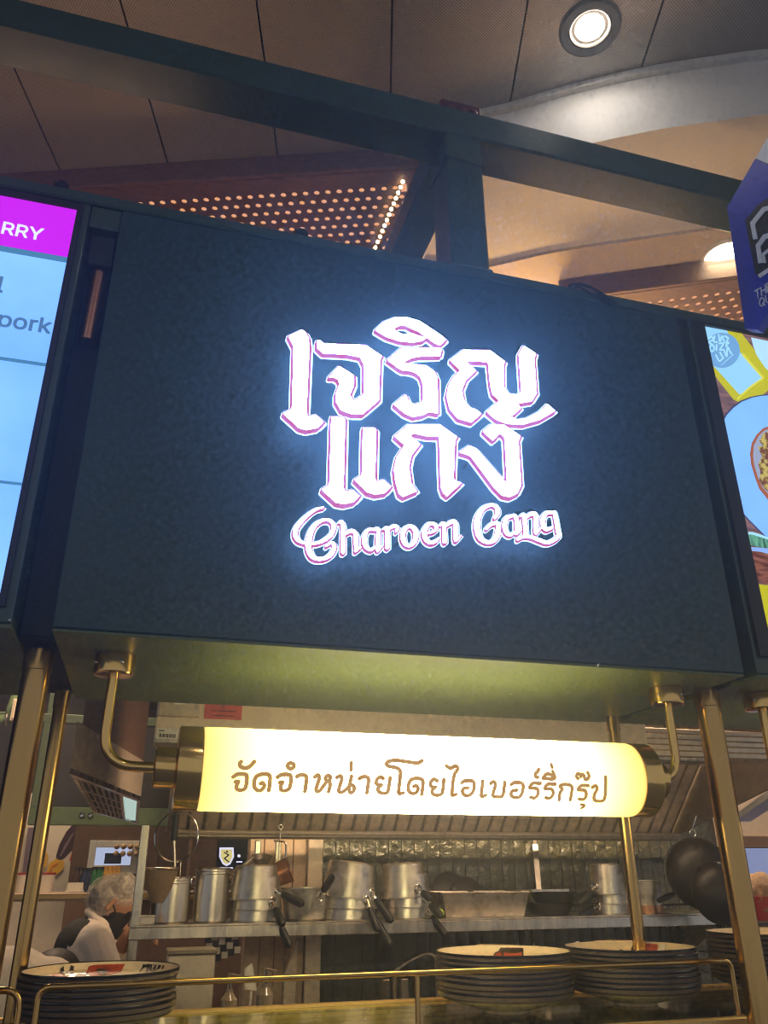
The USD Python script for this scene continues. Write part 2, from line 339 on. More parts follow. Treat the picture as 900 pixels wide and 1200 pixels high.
# ================================================================== SHELL
D = 1.45
floor = struct_mesh('floor', bx(-7, 7, -5, 9.3, -.1, 0, 0), 'floor_tile')
wall_far = struct_mesh('wall_back', bx(-7, 7, 9.0, 9.2, 0, 4.2, 0), 'brown_wall')
wall_left = struct_mesh('wall_left', bx(-7, -6.9, 2.6, 9, 0, 4.2, 0), 'dark_wall')
wall_right = struct_mesh('wall_right', bx(6.9, 7, 2.6, 9, 0, 4.2, 0), 'dark_wall')
# kitchen and hall ceiling, lower than the shop-front ceiling
ceiling_low = struct_mesh('ceiling_low', bx(-7, 7, 2.75, 9.2, 3.2, 3.3, 0), 'dark_wall')
# ---- perforated metal ceiling: one panel per strip and length, joints open
CA, SA = math.cos(0.269), math.sin(0.269)
def uv2xy(u, v): return (u*CA + v*SA, -u*SA + v*CA)
ceiling = structure('ceiling')
part(ceiling, 'slab', hull([(*uv2xy(u, v), z) for u in (-3.4, 3.4) for v in (-4.2, 4.4) for z in (4.03, 4.10)]), 'dark_gap', smooth=False)
U0 = -0.3586
for k in range(-6, 8):
    for j, (v0, v1) in enumerate(((-4.0, -2.0), (-2.0, 0.0), (0.0, 3.6))):
        ua, ub = U0+.41*k+.003, U0+.41*(k+1)-.003
        pts = [(*uv2xy(u, v), z) for (u, v, z) in ((ua, v0+.003, 4.0), (ub, v0+.003, 4.0), (ub, v1-.003, 4.0), (ua, v1-.003, 4.0), (ua+.001, v0+.003, 4.028), (ub-.001, v0+.003, 4.028), (ub-.001, v1-.003, 4.028), (ua+.001, v1-.003, 4.028))]
        part(ceiling, 'panel', hull(pts), 'ceiling_metal', smooth=False)
# ---- downlights in the metal ceiling
def downlight(x, y, label, power=16.0):
    t = thing('downlight', label, 'downlight', (x, y, 4.0), group='ceiling downlights')
    part(t, 'trim_ring', lathe([(.064, 3.999), (.066, 3.992), (.088, 3.990), (.095, 3.994), (.096, 3.9995), (.064, 3.9995)], 48, (x, y, 0)), 'dark_panel')
    part(t, 'reflector', lathe([(.064, 3.994), (.058, 4.0), (.052, 4.012), (.050, 4.012), (.056, 3.998), (.062, 3.992), (.064, 3.994)], 48, (x, y, 0)), 'steel_dark')
    part(t, 'bulb', lathe([(0, 3.988), (.025, 3.990), (.042, 3.996), (.049, 4.006), (.049, 4.011), (0, 4.011)], 40, (x, y, 0)), 'downlight_glow')
    disk_light('downlight_beam', (x, y, 3.985), .05, (1, .93, .84), power)
downlight(1.084, 1.414, 'recessed round downlight with dark trim ring in perforated metal ceiling', 30.0)
for (u, v, w) in ((-1.0, -1.0, 'first to the left'), (.65, -.6, 'straight overhead'), (2.1, -.9, 'first to the right'), (-.2, -2.6, 'farther back on the left'), (1.6, -2.6, 'farther back on the right')):
    x, y = uv2xy(u, v); downlight(x, y, f'aisle downlight behind the viewer, {w}', 75.0)

# ---- white curved bulkhead with soffit
top = [atz(px, py, 4.0)[:2] for px, py in ((560, 135), (600, 125), (650, 110), (700, 97), (760, 84), (830, 73), (900, 64))]
c_pts = smoothline([(.80, 1.87), *top, (2.1, 1.18), (2.8, 1.0)], 8)
reg = Polygon([*map(tuple, c_pts), (4.2, .9), (4.2, 4.2), (.80, 4.2)]).buffer(0)
bulk = structure('ceiling_bulkhead')
part(bulk, 'soffit', extrude_xy(reg, 3.735, 3.998), 'ceiling_white', smooth=25)
part(bulk, 'lip', extrude_xy(reg.buffer(.022).difference(reg.buffer(-.03)).intersection(sbox(.79, .5, 3.2, 2.0)), 3.975, 3.999), 'ceiling_white', smooth=25)
step = [atz(px, py, 3.722)[:2] for px, py in ((560, 314), (600, 307), (650, 296), (750, 281), (850, 267), (900, 259))]
s_pts = smoothline([(.82, 2.25), *step, (3.0, 1.4)], 5)
reg2 = Polygon([*map(tuple, s_pts), (4.0, 1.3), (4.0, 4.0), (.82, 4.0)]).buffer(0)
part(bulk, 'soffit_step', extrude_xy(reg2, 3.722, 3.7345), 'ceiling_cream', smooth=25)
lc = atz(851, 301, 3.715)
t = thing('ceiling_lamp', 'round glowing recessed lamp in the cream ceiling beside the blue sign', 'lamp', (lc[0], lc[1], 3.722))
part(t, 'bulb', lathe([(0, 3.705), (.04, 3.707), (.068, 3.713), (.078, 3.721), (0, 3.721)], 40, (lc[0], lc[1], 0)), 'cream_lamp_glow')
part(t, 'trim_ring', lathe([(.078, 3.721), (.08, 3.713), (.09, 3.713), (.093, 3.721)], 40, (lc[0], lc[1], 0)), 'print_white')
disk_light('ceiling_lamp_beam', (lc[0], lc[1], 3.69), .07, (1, .72, .4), 9.0)

# ---- perforated cane soffits lit from behind
def cane_soffit(name, label, O, ax, ay, nx, ny, z, frame_w, fascia_h, ztop, cell=.042, rows=.044):
    O, ax, ay = np.array(O), np.array(ax)/np.linalg.norm(ax), np.array(ay)/np.linalg.norm(ay)
    t = thing(name, label, 'ceiling panel', (*O, z))
    M = np.eye(4); M[:2, 0] = ax; M[:2, 1] = ay; M[:2, 3] = O; M[2, 3] = z
    flip = np.linalg.det(M[:3, :3]) < 0
    def place(m):
        m = m.copy(); m.apply_transform(M)
        return m
    W, H = nx*cell, ny*rows
    sq = sbox(-cell/2, -rows/2, cell/2, rows/2)
    holes = [Point(0, 0).buffer(.0105, 4)] + [Point(sx*cell*.30, sy*rows*.36).buffer(.0026, 1) for sx in (-1, 1) for sy in (-1, 1)] + [Point(0, sy*rows*.36).buffer(.0026, 1) for sy in (-1, 1)]
    cellm = trimesh.creation.extrude_polygon(sq.difference(unary_union(holes)), .004, engine='earcut')
    pcs = []
    for j in range(ny):
        off = cell/2 if j % 2 else 0
        for i in range(nx): pcs.append(xform(cellm, trimesh.transformations.translation_matrix([frame_w+cell/2+i*cell+off, frame_w+rows/2+j*rows, .004])))
    part(t, 'cane_sheet', place(trimesh.util.concatenate(pcs)), 'cane', smooth=False)
    part(t, 'backlight', place(trimesh.creation.box(bounds=[[frame_w-.01, frame_w-.01, .05], [frame_w+W+cell, frame_w+H+.01, .055]])), 'cane_backlight', smooth=False)
    f = frame_w; X1, Y1 = 2*f+W+cell/2, 2*f+H
    for b in ((0, X1, 0, f), (0, X1, Y1-f, Y1), (0, f, f, Y1-f), (X1-f, X1, f, Y1-f)):
        part(t, 'frame_bar', place(bx(b[0], b[1], b[2], b[3], -.004, fascia_h, .004)), 'wood_trim', smooth=False)
    part(t, 'fascia', place(bx(0, X1, -.018, -.001, -.006, ztop-z-.003, .003)), 'wood_trim', smooth=False)
    return t, M
a = np.array([1.504, -.553]); a /= np.linalg.norm(a)
p_end = atz(498, 196, 3.91)[:2]; W_L = 44*.042+.07*2+.021
t, ML = cane_soffit('cane_soffit', 'backlit perforated cane panel in a wooden frame above the left of the green sign', p_end-a*W_L, a, (a[1]*-1, a[0]), 44, 14, 3.91, .07, .05, 4.0)
pA, pB = atz(750, 338, 3.64)[:2], atz(865, 323, 3.64)[:2]; b = (pB-pA)/np.linalg.norm(pB-pA)
cane_soffit('cane_soffit', 'backlit perforated cane panel in a wooden frame behind the blue hanging sign', pA-b*.3, b, (-b[1], b[0]), 26, 8, 3.63, .07, .04, 3.721)
t = thing('led_string', 'string of bright warm bulbs along the edge of the cane ceiling panel', 'light string', (.667, 2.25, 3.9))
for i in range(13):
    f = i/12; q = atz(472-32*f, 213+77*f, 3.895)
    part(t, 'bulb', xform(trimesh.creation.icosphere(1, .0075), trimesh.transformations.translation_matrix(q)), 'led_glow')
qa, qb = atz(473, 210, 3.902), atz(438, 294, 3.902)
part(t, 'strip', rod(qa, qb, .004, 8), 'wood_trim')

# ================================================================== CANOPY FRAME
fr = thing('canopy_frame', 'dark green welded square-tube frame rising above the sign', 'frame', (.65, 1.5, 2.94))
part(fr, 'top_rail', bx(-1.6, 2.4, 1.447, 1.50, 2.945, 2.975, .004), 'green_paint')
part(fr, 'upright', bx(.598, .70, 1.452, 1.568, 2.975, 3.437, .006), 'green_paint')
part(fr, 'front_beam', bx(-2.2, 1.62, 1.45, 1.57, 3.437, 3.538, .006), 'green_paint')
part(fr, 'depth_beam', bx(.59, .70, 1.572, 2.6, 3.44, 3.537, .006), 'green_paint')
part(fr, 'weld', [xform(trimesh.creation.icosphere(1, .006), np.diag([1.6, 1, 1, 1]) @ np.eye(4)).apply_translation([x, 1.452, z]) for x in np.linspace(.602, .697, 14) for z in (2.977,)], 'green_paint')
cbl = thing('cable_tie', 'thin black cable tie around the green upright post', 'cable tie', (.65, 1.5, 3.34))
zt = aty(545, 190, 1.45)[2]
part(cbl, 'loop', sweep(fillet([(.594, 1.575, zt+.01), (.594, 1.448, zt+.006), (.704, 1.448, zt-.006), (.704, 1.575, zt)], .006), .0025, 6), 'black_rubber')
p = aty(518, 184, 1.45)
part(cbl, 'tail', rod((.594, 1.45, zt+.006), (.580, 1.44, zt+.008), .003, 6), 'black_rubber')
p0, p1 = aty(515, 126, 1.49), aty(562, 136, 1.49)
rb = thing('signal_box', 'small dark red box with three round lenses lying on the green beam', 'box', (p0[0]+.05, 1.5, 3.539))
part(rb, 'body', bx(p0[0], p1[0], 1.475, 1.54, 3.539, 3.600, .006), 'red_plastic')
for i in range(3):
    cx = p0[0] + (p1[0]-p0[0])*(.2+.3*i)
    part(rb, 'lens', xform(lathe([(0, .004), (.008, .004), (.0125, .001), (.0125, 0), (0, 0)], 20), rotm([1, 0, 0], 90)).apply_translation([cx, 1.4752, 3.57]), 'red_plastic', label='round raised lens')
    part(rb, 'lens_ring', xform(ring((0, 0, 0), .0135, .002, 'y', 20, 6), np.eye(4)).apply_translation([cx, 1.475, 3.57]), 'dark_gap')
for (px, py, lab) in ((74, 212, 'small black clip on the rail above the menu screen'), (353, 271, 'small black clip on the rail in front of the cane panel')):
    q = aty(px, py, 1.46)
    c = thing('rail_clip', lab, 'clip', (q[0], 1.46, 2.9755))
    part(c, 'base', bx(q[0]-.016, q[0]+.016, 1.45, 1.48, 2.9755, 2.990, .002), 'black_plastic')
    part(c, 'jaw', bx(q[0]-.008, q[0]+.010, 1.452, 1.475, 2.990, 2.998, .002), 'black_plastic')
cb = [aty(668, 335, 1.443), aty(682, 334, 1.443), aty(700, 342, 1.443), aty(722, 357, 1.443)]
c = thing('cable', 'short black cable draped over the rail on top of the sign', 'cable', cb[0])
part(c, 'cord', sweep(smoothline([(cb[0][0], 1.50, 2.979), (cb[0][0]+.01, 1.46, 2.980), *[(q[0], 1.441, q[2]) for q in cb]]), .004, 8), 'black_rubber')
q2 = [aty(676, 336, 1.441), aty(690, 342, 1.441), aty(716, 356, 1.441)]
part(c, 'cord', sweep(smoothline([(q2[0][0], 1.49, 2.979), *[(q[0], 1.4415, q[2]) for q in q2]]), .003, 8), 'black_rubber')

# ================================================================== SIGNBOARD
sg = thing('signboard', 'wide dark green signboard with glowing white lettering hung over the counter', 'sign', (.52, 1.45, 1.988))
part(sg, 'face_panel', bx(-.183, 1.231, 1.45, 1.47, 1.990, 2.944, .003), 'sign_face_paint')
part(sg, 'shell', bx(-.18, 1.228, 1.471, 2.048, 1.996, 2.942, .003), 'green_paint')
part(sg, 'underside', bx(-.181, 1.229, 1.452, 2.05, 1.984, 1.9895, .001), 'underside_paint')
part(sg, 'side_infill', bx(-.246, -.184, 1.53, 2.045, 1.992, 2.944, .003), 'dark_gap')
part(sg, 'side_infill', bx(1.232, 1.263, 1.50, 2.045, 1.992, 2.944, .003), 'dark_gap')
part(sg, 'gap_cover', bx(-.2465, -.1835, 1.455, 1.528, 2.885, 2.944, .002), 'green_paint')
part(sg, 'pipe_end', [rod((-.214, 1.505, 2.62), (-.214, 1.505, 2.80), .019, 16)], 'copper', label='coppery pipe end in the gap beside the sign')
part(sg, 'pipe_collar', bx(-.240, -.188, 1.475, 1.528, 2.801, 2.884, .003), 'dark_gap')
part(sg, 'screw', [xform(trimesh.creation.icosphere(1, .003), np.eye(4)).apply_translation(q) for q in (aty(701, 779, 1.45), )], 'chrome')
# lettering traced on the sign plane
YL = 1.405
sA = lambda pts: [(330+u/5.217, 370+v/5.217) for u, v in pts]
sB = lambda pts: [(490+u/5.217, 370+v/5.217) for u, v in pts]
THAI = {
 'e': sA([(40,130),(124,92),(142,106),(162,140),(168,200),(150,600),(162,622),(205,610),(254,656),(218,690),(150,703),(105,690),(8,602),(55,578),(62,560),(72,190),(60,168)]),
 'cho': sA([(215,158),(232,156),(252,176),(510,185),(612,252),(600,275),(592,522),(492,607),(430,606),(362,582),(330,530),(330,480),(352,420),(344,395),(318,380),(284,382),(350,314),(402,345),(440,372),(440,430),(415,490),(440,527),(490,492),(500,480),(500,300),(478,258),(400,242),(250,234),(214,200)]),
 'i_up': sA([(570,92),(625,42),(690,16),(765,16),(840,38),(892,72),(985,135),(1000,155),(965,186),(930,170),(835,100),(790,82),(760,66),(720,64),(682,84),(700,104),(745,122),(790,112),(835,128),(882,140),(862,156),(800,168),(720,160),(640,134)]),
 'ro': sA([(644,275),(733,200),(965,200),(974,215),(966,252),(835,254),(790,264),(738,293),(800,300),(880,310),(932,346),(950,390),(953,602),(900,592),(860,612),(800,622),(748,600),(684,546),(755,486),(775,530),(810,548),(850,535),(862,520),(860,420),(845,375),(815,352),(780,342),(735,338),(713,326)]),
 'yo': sB([(194,275),(275,214),(435,217),(527,285),(518,310),(520,440),(545,480),(605,488),(628,470),(612,240),(641,189),(716,236),(706,270),(721,480),(692,526),(612,540),(602,541),(624,569),(576,613),(540,600),(526,572),(545,612),(600,640),(660,632),(740,590),(785,545),(833,586),(740,640),(640,668),(540,665),(470,636),(417,590),(470,545),(493,522),(450,480),(437,420),(424,287),(310,281),(287,284),(349,342),(290,395),(264,460),(275,520),(310,566),(350,578),(382,605),(322,656),(240,632),(189,570),(171,490),(184,430),(215,375),(256,338)]),
 'ae_1': sA([(302,622),(375,622),(386,640),(376,1060),(390,1080),(430,1069),(474,1106),(440,1142),(380,1156),(330,1146),(243,1066),(285,1040),(291,1020)]),
 'ae_2': sA([(495,690),(565,690),(576,705),(568,1000),(580,1020),(620,1008),(667,1050),(630,1087),(570,1097),(520,1082),(443,1006),(485,980),(490,960)]),
 'ko': sA([(688,740),(770,671),(965,671),(1070,746),(1056,770),(1048,1000),(1062,1015),(1097,1026),(1010,1106),(985,1087),(970,1045),(961,743),(880,739),(805,723),(782,738),(843,790),(790,860),(775,930),(790,1030),(823,1076),(742,1110),(715,1092),(694,1020),(684,940),(700,870),(750,795)]),
 'ngo': sB([(393,710),(440,671),(520,671),(622,741),(609,770),(626,1040),(602,1090),(555,1112),(510,1102),(460,1052),(318,862),(290,850),(248,839),(310,799),(350,816),(520,1010),(540,1032),(526,750),(510,730),(490,724),(470,752),(453,766)]),
}
def add_letter(face_px, k, name='letter'):
    """Channel letter of three lit layers: white back rim, pink band, white face. k is one photo pixel in metres."""
    toXZ = xz_at(YL)
    face = mapgeom(face_px, toXZ)
    face = face.buffer(k*.5).buffer(-k*1.0).buffer(k*.5)
    pink = unary_union([face.buffer(1.25*k), affinity.translate(face, -.8*k, -2.9*k).buffer(1.1*k), affinity.translate(face, -.3*k, -1.4*k).buffer(1.1*k), affinity.translate(face, 1.7*k, 0).buffer(.5*k)])
    rim = unary_union([pink.buffer(.6*k), affinity.translate(face, 3.3*k, -.6*k).buffer(.6*k)])
    L = part(sg, name, extrude_xz(face.simplify(k*.08), YL-.0042, YL-.0022), 'letter_light', smooth=False)
    part(L, 'pink_band', extrude_xz(pink.simplify(k*.08), YL-.0021, YL-.0002), 'letter_pink', smooth=False, label='pink inner edge')
    part(L, 'back_rim', extrude_xz(rim.simplify(k*.08), YL-.0001, YL+.004), 'letter_rim', smooth=False)
    c = rim.representative_point()
    part(L, 'standoff', rod((c.x, YL+.0041, c.y), (c.x, 1.4497, c.y), .004, 8), 'steel_dark')
for nm, pts in THAI.items(): add_letter(Polygon(pts).buffer(0), .0023)
z1 = lambda pts: [(335+u/8.18, 590+v/8.18, w/8.18) for u, v, w in pts]
z2 = lambda pts: [(435+u/8.18, 585+v/8.18, w/8.18) for u, v, w in pts]
z3 = lambda pts: [(545+u/7.826, 580+v/7.826, w/7.826) for u, v, w in pts]
LATIN = [
 [z1([(355,45,18),(290,60,28),(220,105,38),(150,170,48),(97,240,55),(86,300,52),(110,350,42),(160,380,28),(230,390,26),(310,380,30),(380,345,42),(432,300,46),(455,240,46),(443,190,38),(400,162,28),(340,170,34),(280,210,48),(235,280,60),(215,370,66),(215,440,62),(245,505,55),(300,535,42),(370,530,38),(430,490,50),(460,430,46),(452,388,32),(425,385,24),(385,410,22)])],
 [z1([(508,188,16),(530,180,32),(545,230,42),(545,330,44),(545,400,44),(545,470,44)]), z1([(560,300,28),(620,268,38),(662,290,42),(668,370,44),(668,440,38),(668,458,30),(715,425,14)])],
 [z1([(850,255,28),(800,252,30),(760,290,42),(745,360,48),(765,420,42),(810,450,28),(850,425,24)]), z1([(850,250,28),(880,255,40),(880,340,46),(878,430,42),(880,452,30),(918,415,14)])],
 [z2([(115,292,16),(150,285,42),(150,370,45),(150,465,45)]), z2([(165,290,28),(212,262,34),(248,278,34),(235,315,18)])],
 [z2([(365,258,28),(318,290,48),(298,350,54),(315,420,48),(358,452,28),(405,420,48),(426,350,54),(408,285,48),(365,258,28)])],
 [z2([(530,332,22),(600,310,28),(620,268,42),(588,238,32),(542,248,44),(508,310,56),(516,380,52),(560,420,38),(610,410,36),(645,380,16)])],
 [z2([(655,255,16),(690,240,42),(695,330,46),(700,410,46)]), z2([(705,262,28),(765,222,42),(800,232,46),(805,310,46),(805,385,42),(812,398,26),(855,355,14)])],
 [z3([(268,215,26),(293,170,46),(283,115,42),(230,97,32),(160,130,48),(112,210,60),(105,300,66),(130,390,56),(190,435,38),(250,428,42),(288,380,56),(300,310,52),(296,266,38),(240,270,36),(192,312,26)])],
 [z3([(430,195,26),(377,215,42),(357,280,46),(372,345,42),(410,370,32),(440,350,22)]), z3([(450,192,32),(467,230,42),(470,320,42),(467,357,30),(510,325,13)])],
 [z3([(502,200,16),(535,190,42),(545,270,44),(550,352,44)]), z3([(550,215,26),(600,178,40),(640,187,46),(645,270,44),(642,338,40),(650,352,26),(690,307,14)])],
 [z3([(800,165,26),(742,172,42),(712,220,46),(712,285,46),(742,320,36),(792,305,26)]), z3([(815,165,36),(830,240,42),(845,330,44),(853,372,42),(820,410,42),(750,440,36),(680,420,36),(600,390,32),(530,385,28),(480,410,30)])],
]
for strokes in LATIN: add_letter(unary_union([stroke([(u, v, w*.80) for u, v, w in s]) for s in strokes]), .00135)

# ================================================================== MENU SCREENS
ms = thing('menu_screen', 'lit menu screen in a dark housing left of the signboard', 'screen', (-.7, 1.45, 1.99))
part(ms, 'housing', bx(-1.6, -.248, 1.45, 2.05, 1.992, 2.942, .003), 'green_paint')
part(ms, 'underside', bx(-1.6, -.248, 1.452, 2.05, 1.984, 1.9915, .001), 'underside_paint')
part(ms, 'bezel', extrude_xz(sbox(-1.55, 2.02, -.262, 2.932).difference(sbox(-1.5, 2.04, -.273, 2.915)), 1.442, 1.449), 'black_plastic', smooth=False)
YS = 1.4455
def strip(z0, z1, m, name, y=YS, x0=-1.5, x1=-.273): part(ms, name, bx(x0, x1, y, y+.002, z0, z1, 0), m, smooth=False)
zz = lambda px, py: aty(px, py, YS)[2]
zh, zt1, zt0 = zz(60, 296), zz(40, 301), zz(40, 306)
zl1, zl2 = zz(30, 424), zz(15, 566)
zm1, zm0 = aty(80, 301.5, YS)[2], aty(79, 308, YS)[2]
strip(zm1, 2.915, 'screen_magenta', 'header'); strip(zm0, zm1-.0003, 'screen_teal', 'divider')
strip(zl1+.004, zm0-.0003, 'screen_blue', 'menu_row'); strip(zl1-.004, zl1+.0037, 'screen_teal', 'divider')
strip(zl2+.003, zl1-.0043, 'screen_blue', 'menu_row'); strip(zl2-.003, zl2+.0027, 'screen_teal', 'divider')
strip(2.04, zl2-.0033, 'screen_blue', 'menu_row')
def screen_text(txt, right_px, cap_px, m, bold=True, name='lettering'):
    pr = aty(*right_px, YS); h = cap_px*.00172
    tm = meshkit.text_mesh(txt, h, .0008, bold); w = tm.bounds[1][0]
    v = np.array(tm.vertices); V = np.stack([pr[0]-w+v[:, 0], YS-.0002-v[:, 2], pr[2]+v[:, 1]], 1)
    part(ms, name, trimesh.Trimesh(V, tm.faces, process=False), m, smooth=False)
screen_text('RRY', (49, 282), 18, 'screen_text_white'); screen_text('nroy pork', (59, 391), 20, 'screen_text_grey'); screen_text('special', (3, 343), 22, 'screen_text_grey')
q = aty(13, 733, 1.449); part(ms, 'screw', xform(trimesh.creation.icosphere(1, .003), np.eye(4)).apply_translation((q[0]-.004, 1.449, 1.998)), 'chrome')

rs = thing('picture_screen', 'lit screen showing food photographs in a dark housing right of the signboard', 'screen', (1.8, 1.45, 1.99))
part(rs, 'housing', bx(1.265, 2.4, 1.45, 2.05, 1.992, 2.942, .003), 'green_paint')
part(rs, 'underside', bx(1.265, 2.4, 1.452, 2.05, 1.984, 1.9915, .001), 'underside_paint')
part(rs, 'bezel', extrude_xz(sbox(1.272, 2.03, 2.35, 2.938).difference(sbox(1.307, 2.06, 2.3, 2.930)), 1.440, 1.449), 'black_plastic', smooth=False)
view = sbox(1.307, 2.06, 2.3, 2.930)
part(rs, 'display', extrude_xz(view, 1.4475, 1.449), 'pic_wood', smooth=False)
LAY = [0]
def pic(name, g, m, px=True):
    LAY[0] += 1; y = 1.4474-.00025*LAY[0]
    g = (mapgeom(g, xz_at(y)) if px else g).intersection(view.buffer(-.0005))
    if not g.is_empty: part(rs, name, extrude_xz(g, y, y+.0002), m, smooth=False)
P8 = lambda pts: [(820+u/6.31, 370+v/6.31) for u, v in pts]
P9 = lambda pts: [(820+u/6.0, 550+v/6.0) for u, v in pts]
pic('tray', Polygon(P8([(0,60),(220,60),(310,130),(520,400),(520,540),(460,590),(290,640),(250,620),(0,300)])), 'pic_yellow')
pic('paper', Polygon(P8([(0,60),(190,90),(290,270),(330,285),(475,460),(310,578),(290,578),(0,260)])), 'pic_paper')
pic('tray_rim', Polygon(P8([(310,285),(330,285),(478,462),(380,530),(280,622),(275,612),(370,525),(462,460)])).buffer(.3), 'pic_yellow_light')
pic('badge', Polygon([(820+(165+132*math.cos(a))/6.31, 370+(255+130*math.sin(a))/6.31) for a in np.linspace(0, 6.28, 40)]), 'pic_badge')
badge = [[(60,175),(85,155),(100,175),(70,195),(95,215)], [(110,150),(105,190),(130,195)], [(140,140),(150,190),(165,150),(180,190)], [(185,150),(210,165),(200,190)],
 [(70,240),(90,215),(110,240),(90,265),(70,240)], [(125,215),(125,255)], [(145,205),(175,205),(150,250),(175,250)], [(190,200),(215,200),(195,220),(215,240)],
 [(120,290),(145,335),(165,320)], [(150,270),(175,315)], [(180,255),(200,300),(205,240),(235,280)], [(160,365),(250,285)]]
pic('badge_text', unary_union([stroke([(820+u/6.31, 370+v/6.31) for u, v in s], 1.9 if i < 11 else .8) for i, s in enumerate(badge)]), 'pic_badge_text')
ctr, rim_ = aty(935, 545, 1.447), aty(846, 520, 1.447); RAD = ctr[0]-rim_[0]
pic('table_card', Polygon([(1.52, 2.93), (1.56, 2.70), (2.02, 2.62), (2.3, 2.80), (2.3, 2.93)]), 'pic_yellow', px=False)
pic('plate', Point(ctr[0]+.02, ctr[2]).buffer(RAD-.012, 24), 'pic_plate', px=False)
pic('saucer', Polygon(P8([(380,160),(520,190),(520,420),(480,380),(420,290),(395,220)])), 'pic_white')
cxp, cyp = 930, 545
def ell(cx, cy, rx, ry, rot=0): return affinity.rotate(Polygon([(cx+rx*math.cos(a), cy+ry*math.sin(a)) for a in np.linspace(0, 2*math.pi, 72, endpoint=False)]), rot)
pic('plate_shadow', Polygon(P8([(165,800),(190,740),(240,680),(300,635),(380,605),(460,590),(520,588),(520,1300),(300,1450)])).union(Polygon(P9([(230,0),(280,250),(300,300),(330,340),(470,480),(540,500),(540,0)]))).buffer(1.0), 'pic_shadow')
pic('plate', Polygon(P8([(150,900),(170,790),(200,735),(250,680),(310,637),(390,605),(460,592),(520,588),(520,1300),(200,1300),(150,1000)])).union(Polygon(P9([(180,-20),(230,0),(250,180),(280,260),(300,300),(340,345),(470,475),(540,500),(540,-20)]))), 'pic_plate')
bq = aty(899, 540, 1.447); pic('bowl_rim', Point(bq[0]+.098, bq[2]).buffer(.115, 24), 'pic_bowl_rim', px=False); pic('sauce', Point(bq[0]+.1, bq[2]).buffer(.105, 24), 'pic_sauce', px=False); pic('noodles', Point(bq[0]+.105, bq[2]).buffer(.088, 24), 'pic_noodle', px=False)
pic('bowl_rim', Polygon(P8([(520,815),(470,830),(420,880),(385,940),(372,1020),(380,1100),(410,1200),(440,1280),(520,1380)])), 'pic_bowl_rim')
pic('sauce', Polygon(P8([(520,835),(480,848),(435,890),(400,960),(395,1040),(405,1110),(432,1200),(465,1270),(520,1330)])), 'pic_sauce')
pic('noodles', Polygon(P8([(520,850),(470,870),(440,930),(470,960),(430,970),(460,1040),(432,1100),(450,1150),(440,1220),(480,1280),(520,1310)])), 'pic_noodle')
mz = aty(890, 668, 1.447)[2]; pic('meat', sbox(1.53, mz-.07, 2.1, mz), 'pic_meat', px=False)
pic('leaf', Polygon(P9([(320,445),(360,440),(420,460),(500,490),(500,560),(430,548),(345,530)])), 'pic_leaf')
pic('leaf_edge', Polygon(P9([(325,442),(370,440),(430,458),(500,485),(500,500),(430,478),(370,458),(335,458)])), 'pic_badge_text')
pic('dish_rim', Polygon(P9([(345,545),(430,550),(500,560),(500,600),(430,580),(350,572)])), 'pic_paleblue')
pic('meat', Polygon(P9([(350,575),(430,582),(500,600),(500,820),(440,800),(400,790)])), 'pic_meat')
pic('napkin', Polygon(P9([(395,800),(440,812),(500,815),(500,1140),(470,1130)])), 'pic_yellow')
# ---- blue hexagonal blade sign at the right edge
n_b = np.array([.94, .34, 0.0]); n_b /= np.linalg.norm(n_b); P0 = aty(862, 310, 1.40)
d_b = np.array([n_b[1], -n_b[0], 0.0])
def blade(g, off, th):
    """Polygon in pixels on the blade sign's own vertical plane."""
    out = []
    def uv(px, py):
        q = atplane(px, py, P0-n_b*off, n_b) - P0; return (float(np.dot(q, d_b)), float(q[2]))
    for p_ in polys(mapgeom(g, uv)):
        m = trimesh.creation.extrude_polygon(p_, th, engine='earcut'); v = np.array(m.vertices)
        V = P0 - n_b*off + v[:, :1]*d_b + v[:, 2:3]*n_b + np.stack([0*v[:, 1], 0*v[:, 1], v[:, 1]], 1); out.append(trimesh.Trimesh(V, m.faces, process=False))
    m = trimesh.util.concatenate(out)
    if m.volume < 0: m.invert()
    return m
hs = thing('blade_sign', 'blue hexagonal hanging sign with black badge at the right edge', 'sign', P0)
part(hs, 'panel', blade(Polygon([(852,243),(885,186),(900,193),(925,205),(925,350),(900,366),(887,386),(873,385),(862,310)]), 0, .03), 'hex_blue', smooth=False)
part(hs, 'top_panel', blade(Polygon([(885.3,185.5),(902,156),(925,115),(925,204),(900,192.3)]), 0, .03), 'hex_white', smooth=False)
pz = lambda pts: [(800+u/5.0, 160+v/5.0) for u, v in pts]
part(hs, 'badge', blade(Polygon(pz([(365,490),(440,400),(500,360),(625,300),(625,780),(500,790),(440,825),(425,800)])), .003, .003), 'hex_black', smooth=False)
g = unary_union([LineString(pz(s)).buffer(w, cap_style=2, join_style=2) for s, w in (([(425,600),(408,508),(475,425),(520,415),(600,470)], 2.6), ([(455,740),(440,640),(480,585),(560,560)], 2.6), ([(445,820),(560,740)], 2.2), ([(480,740),(470,690),(520,650)], 1.6))])
part(hs, 'emblem', blade(g, .006, .003), 'hex_white', smooth=False)
LT = {'T': [[(0,0),(8,0)],[(4,0),(4,10)]], 'H': [[(0,0),(0,10)],[(8,0),(8,10)],[(0,5),(8,5)]], 'E': [[(7,0),(0,0),(0,10),(7,10)],[(0,5),(6,5)]], 'Q': [[(4,0),(1,1.5),(0,5),(1,8.5),(4,10),(7,8.5),(8,5),(7,1.5),(4,0)],[(5,7),(8.5,11)]], 'U': [[(0,0),(0,7),(2,10),(6,10),(8,7),(8,0)]], 'I': [[(0,0),(0,10)]]}
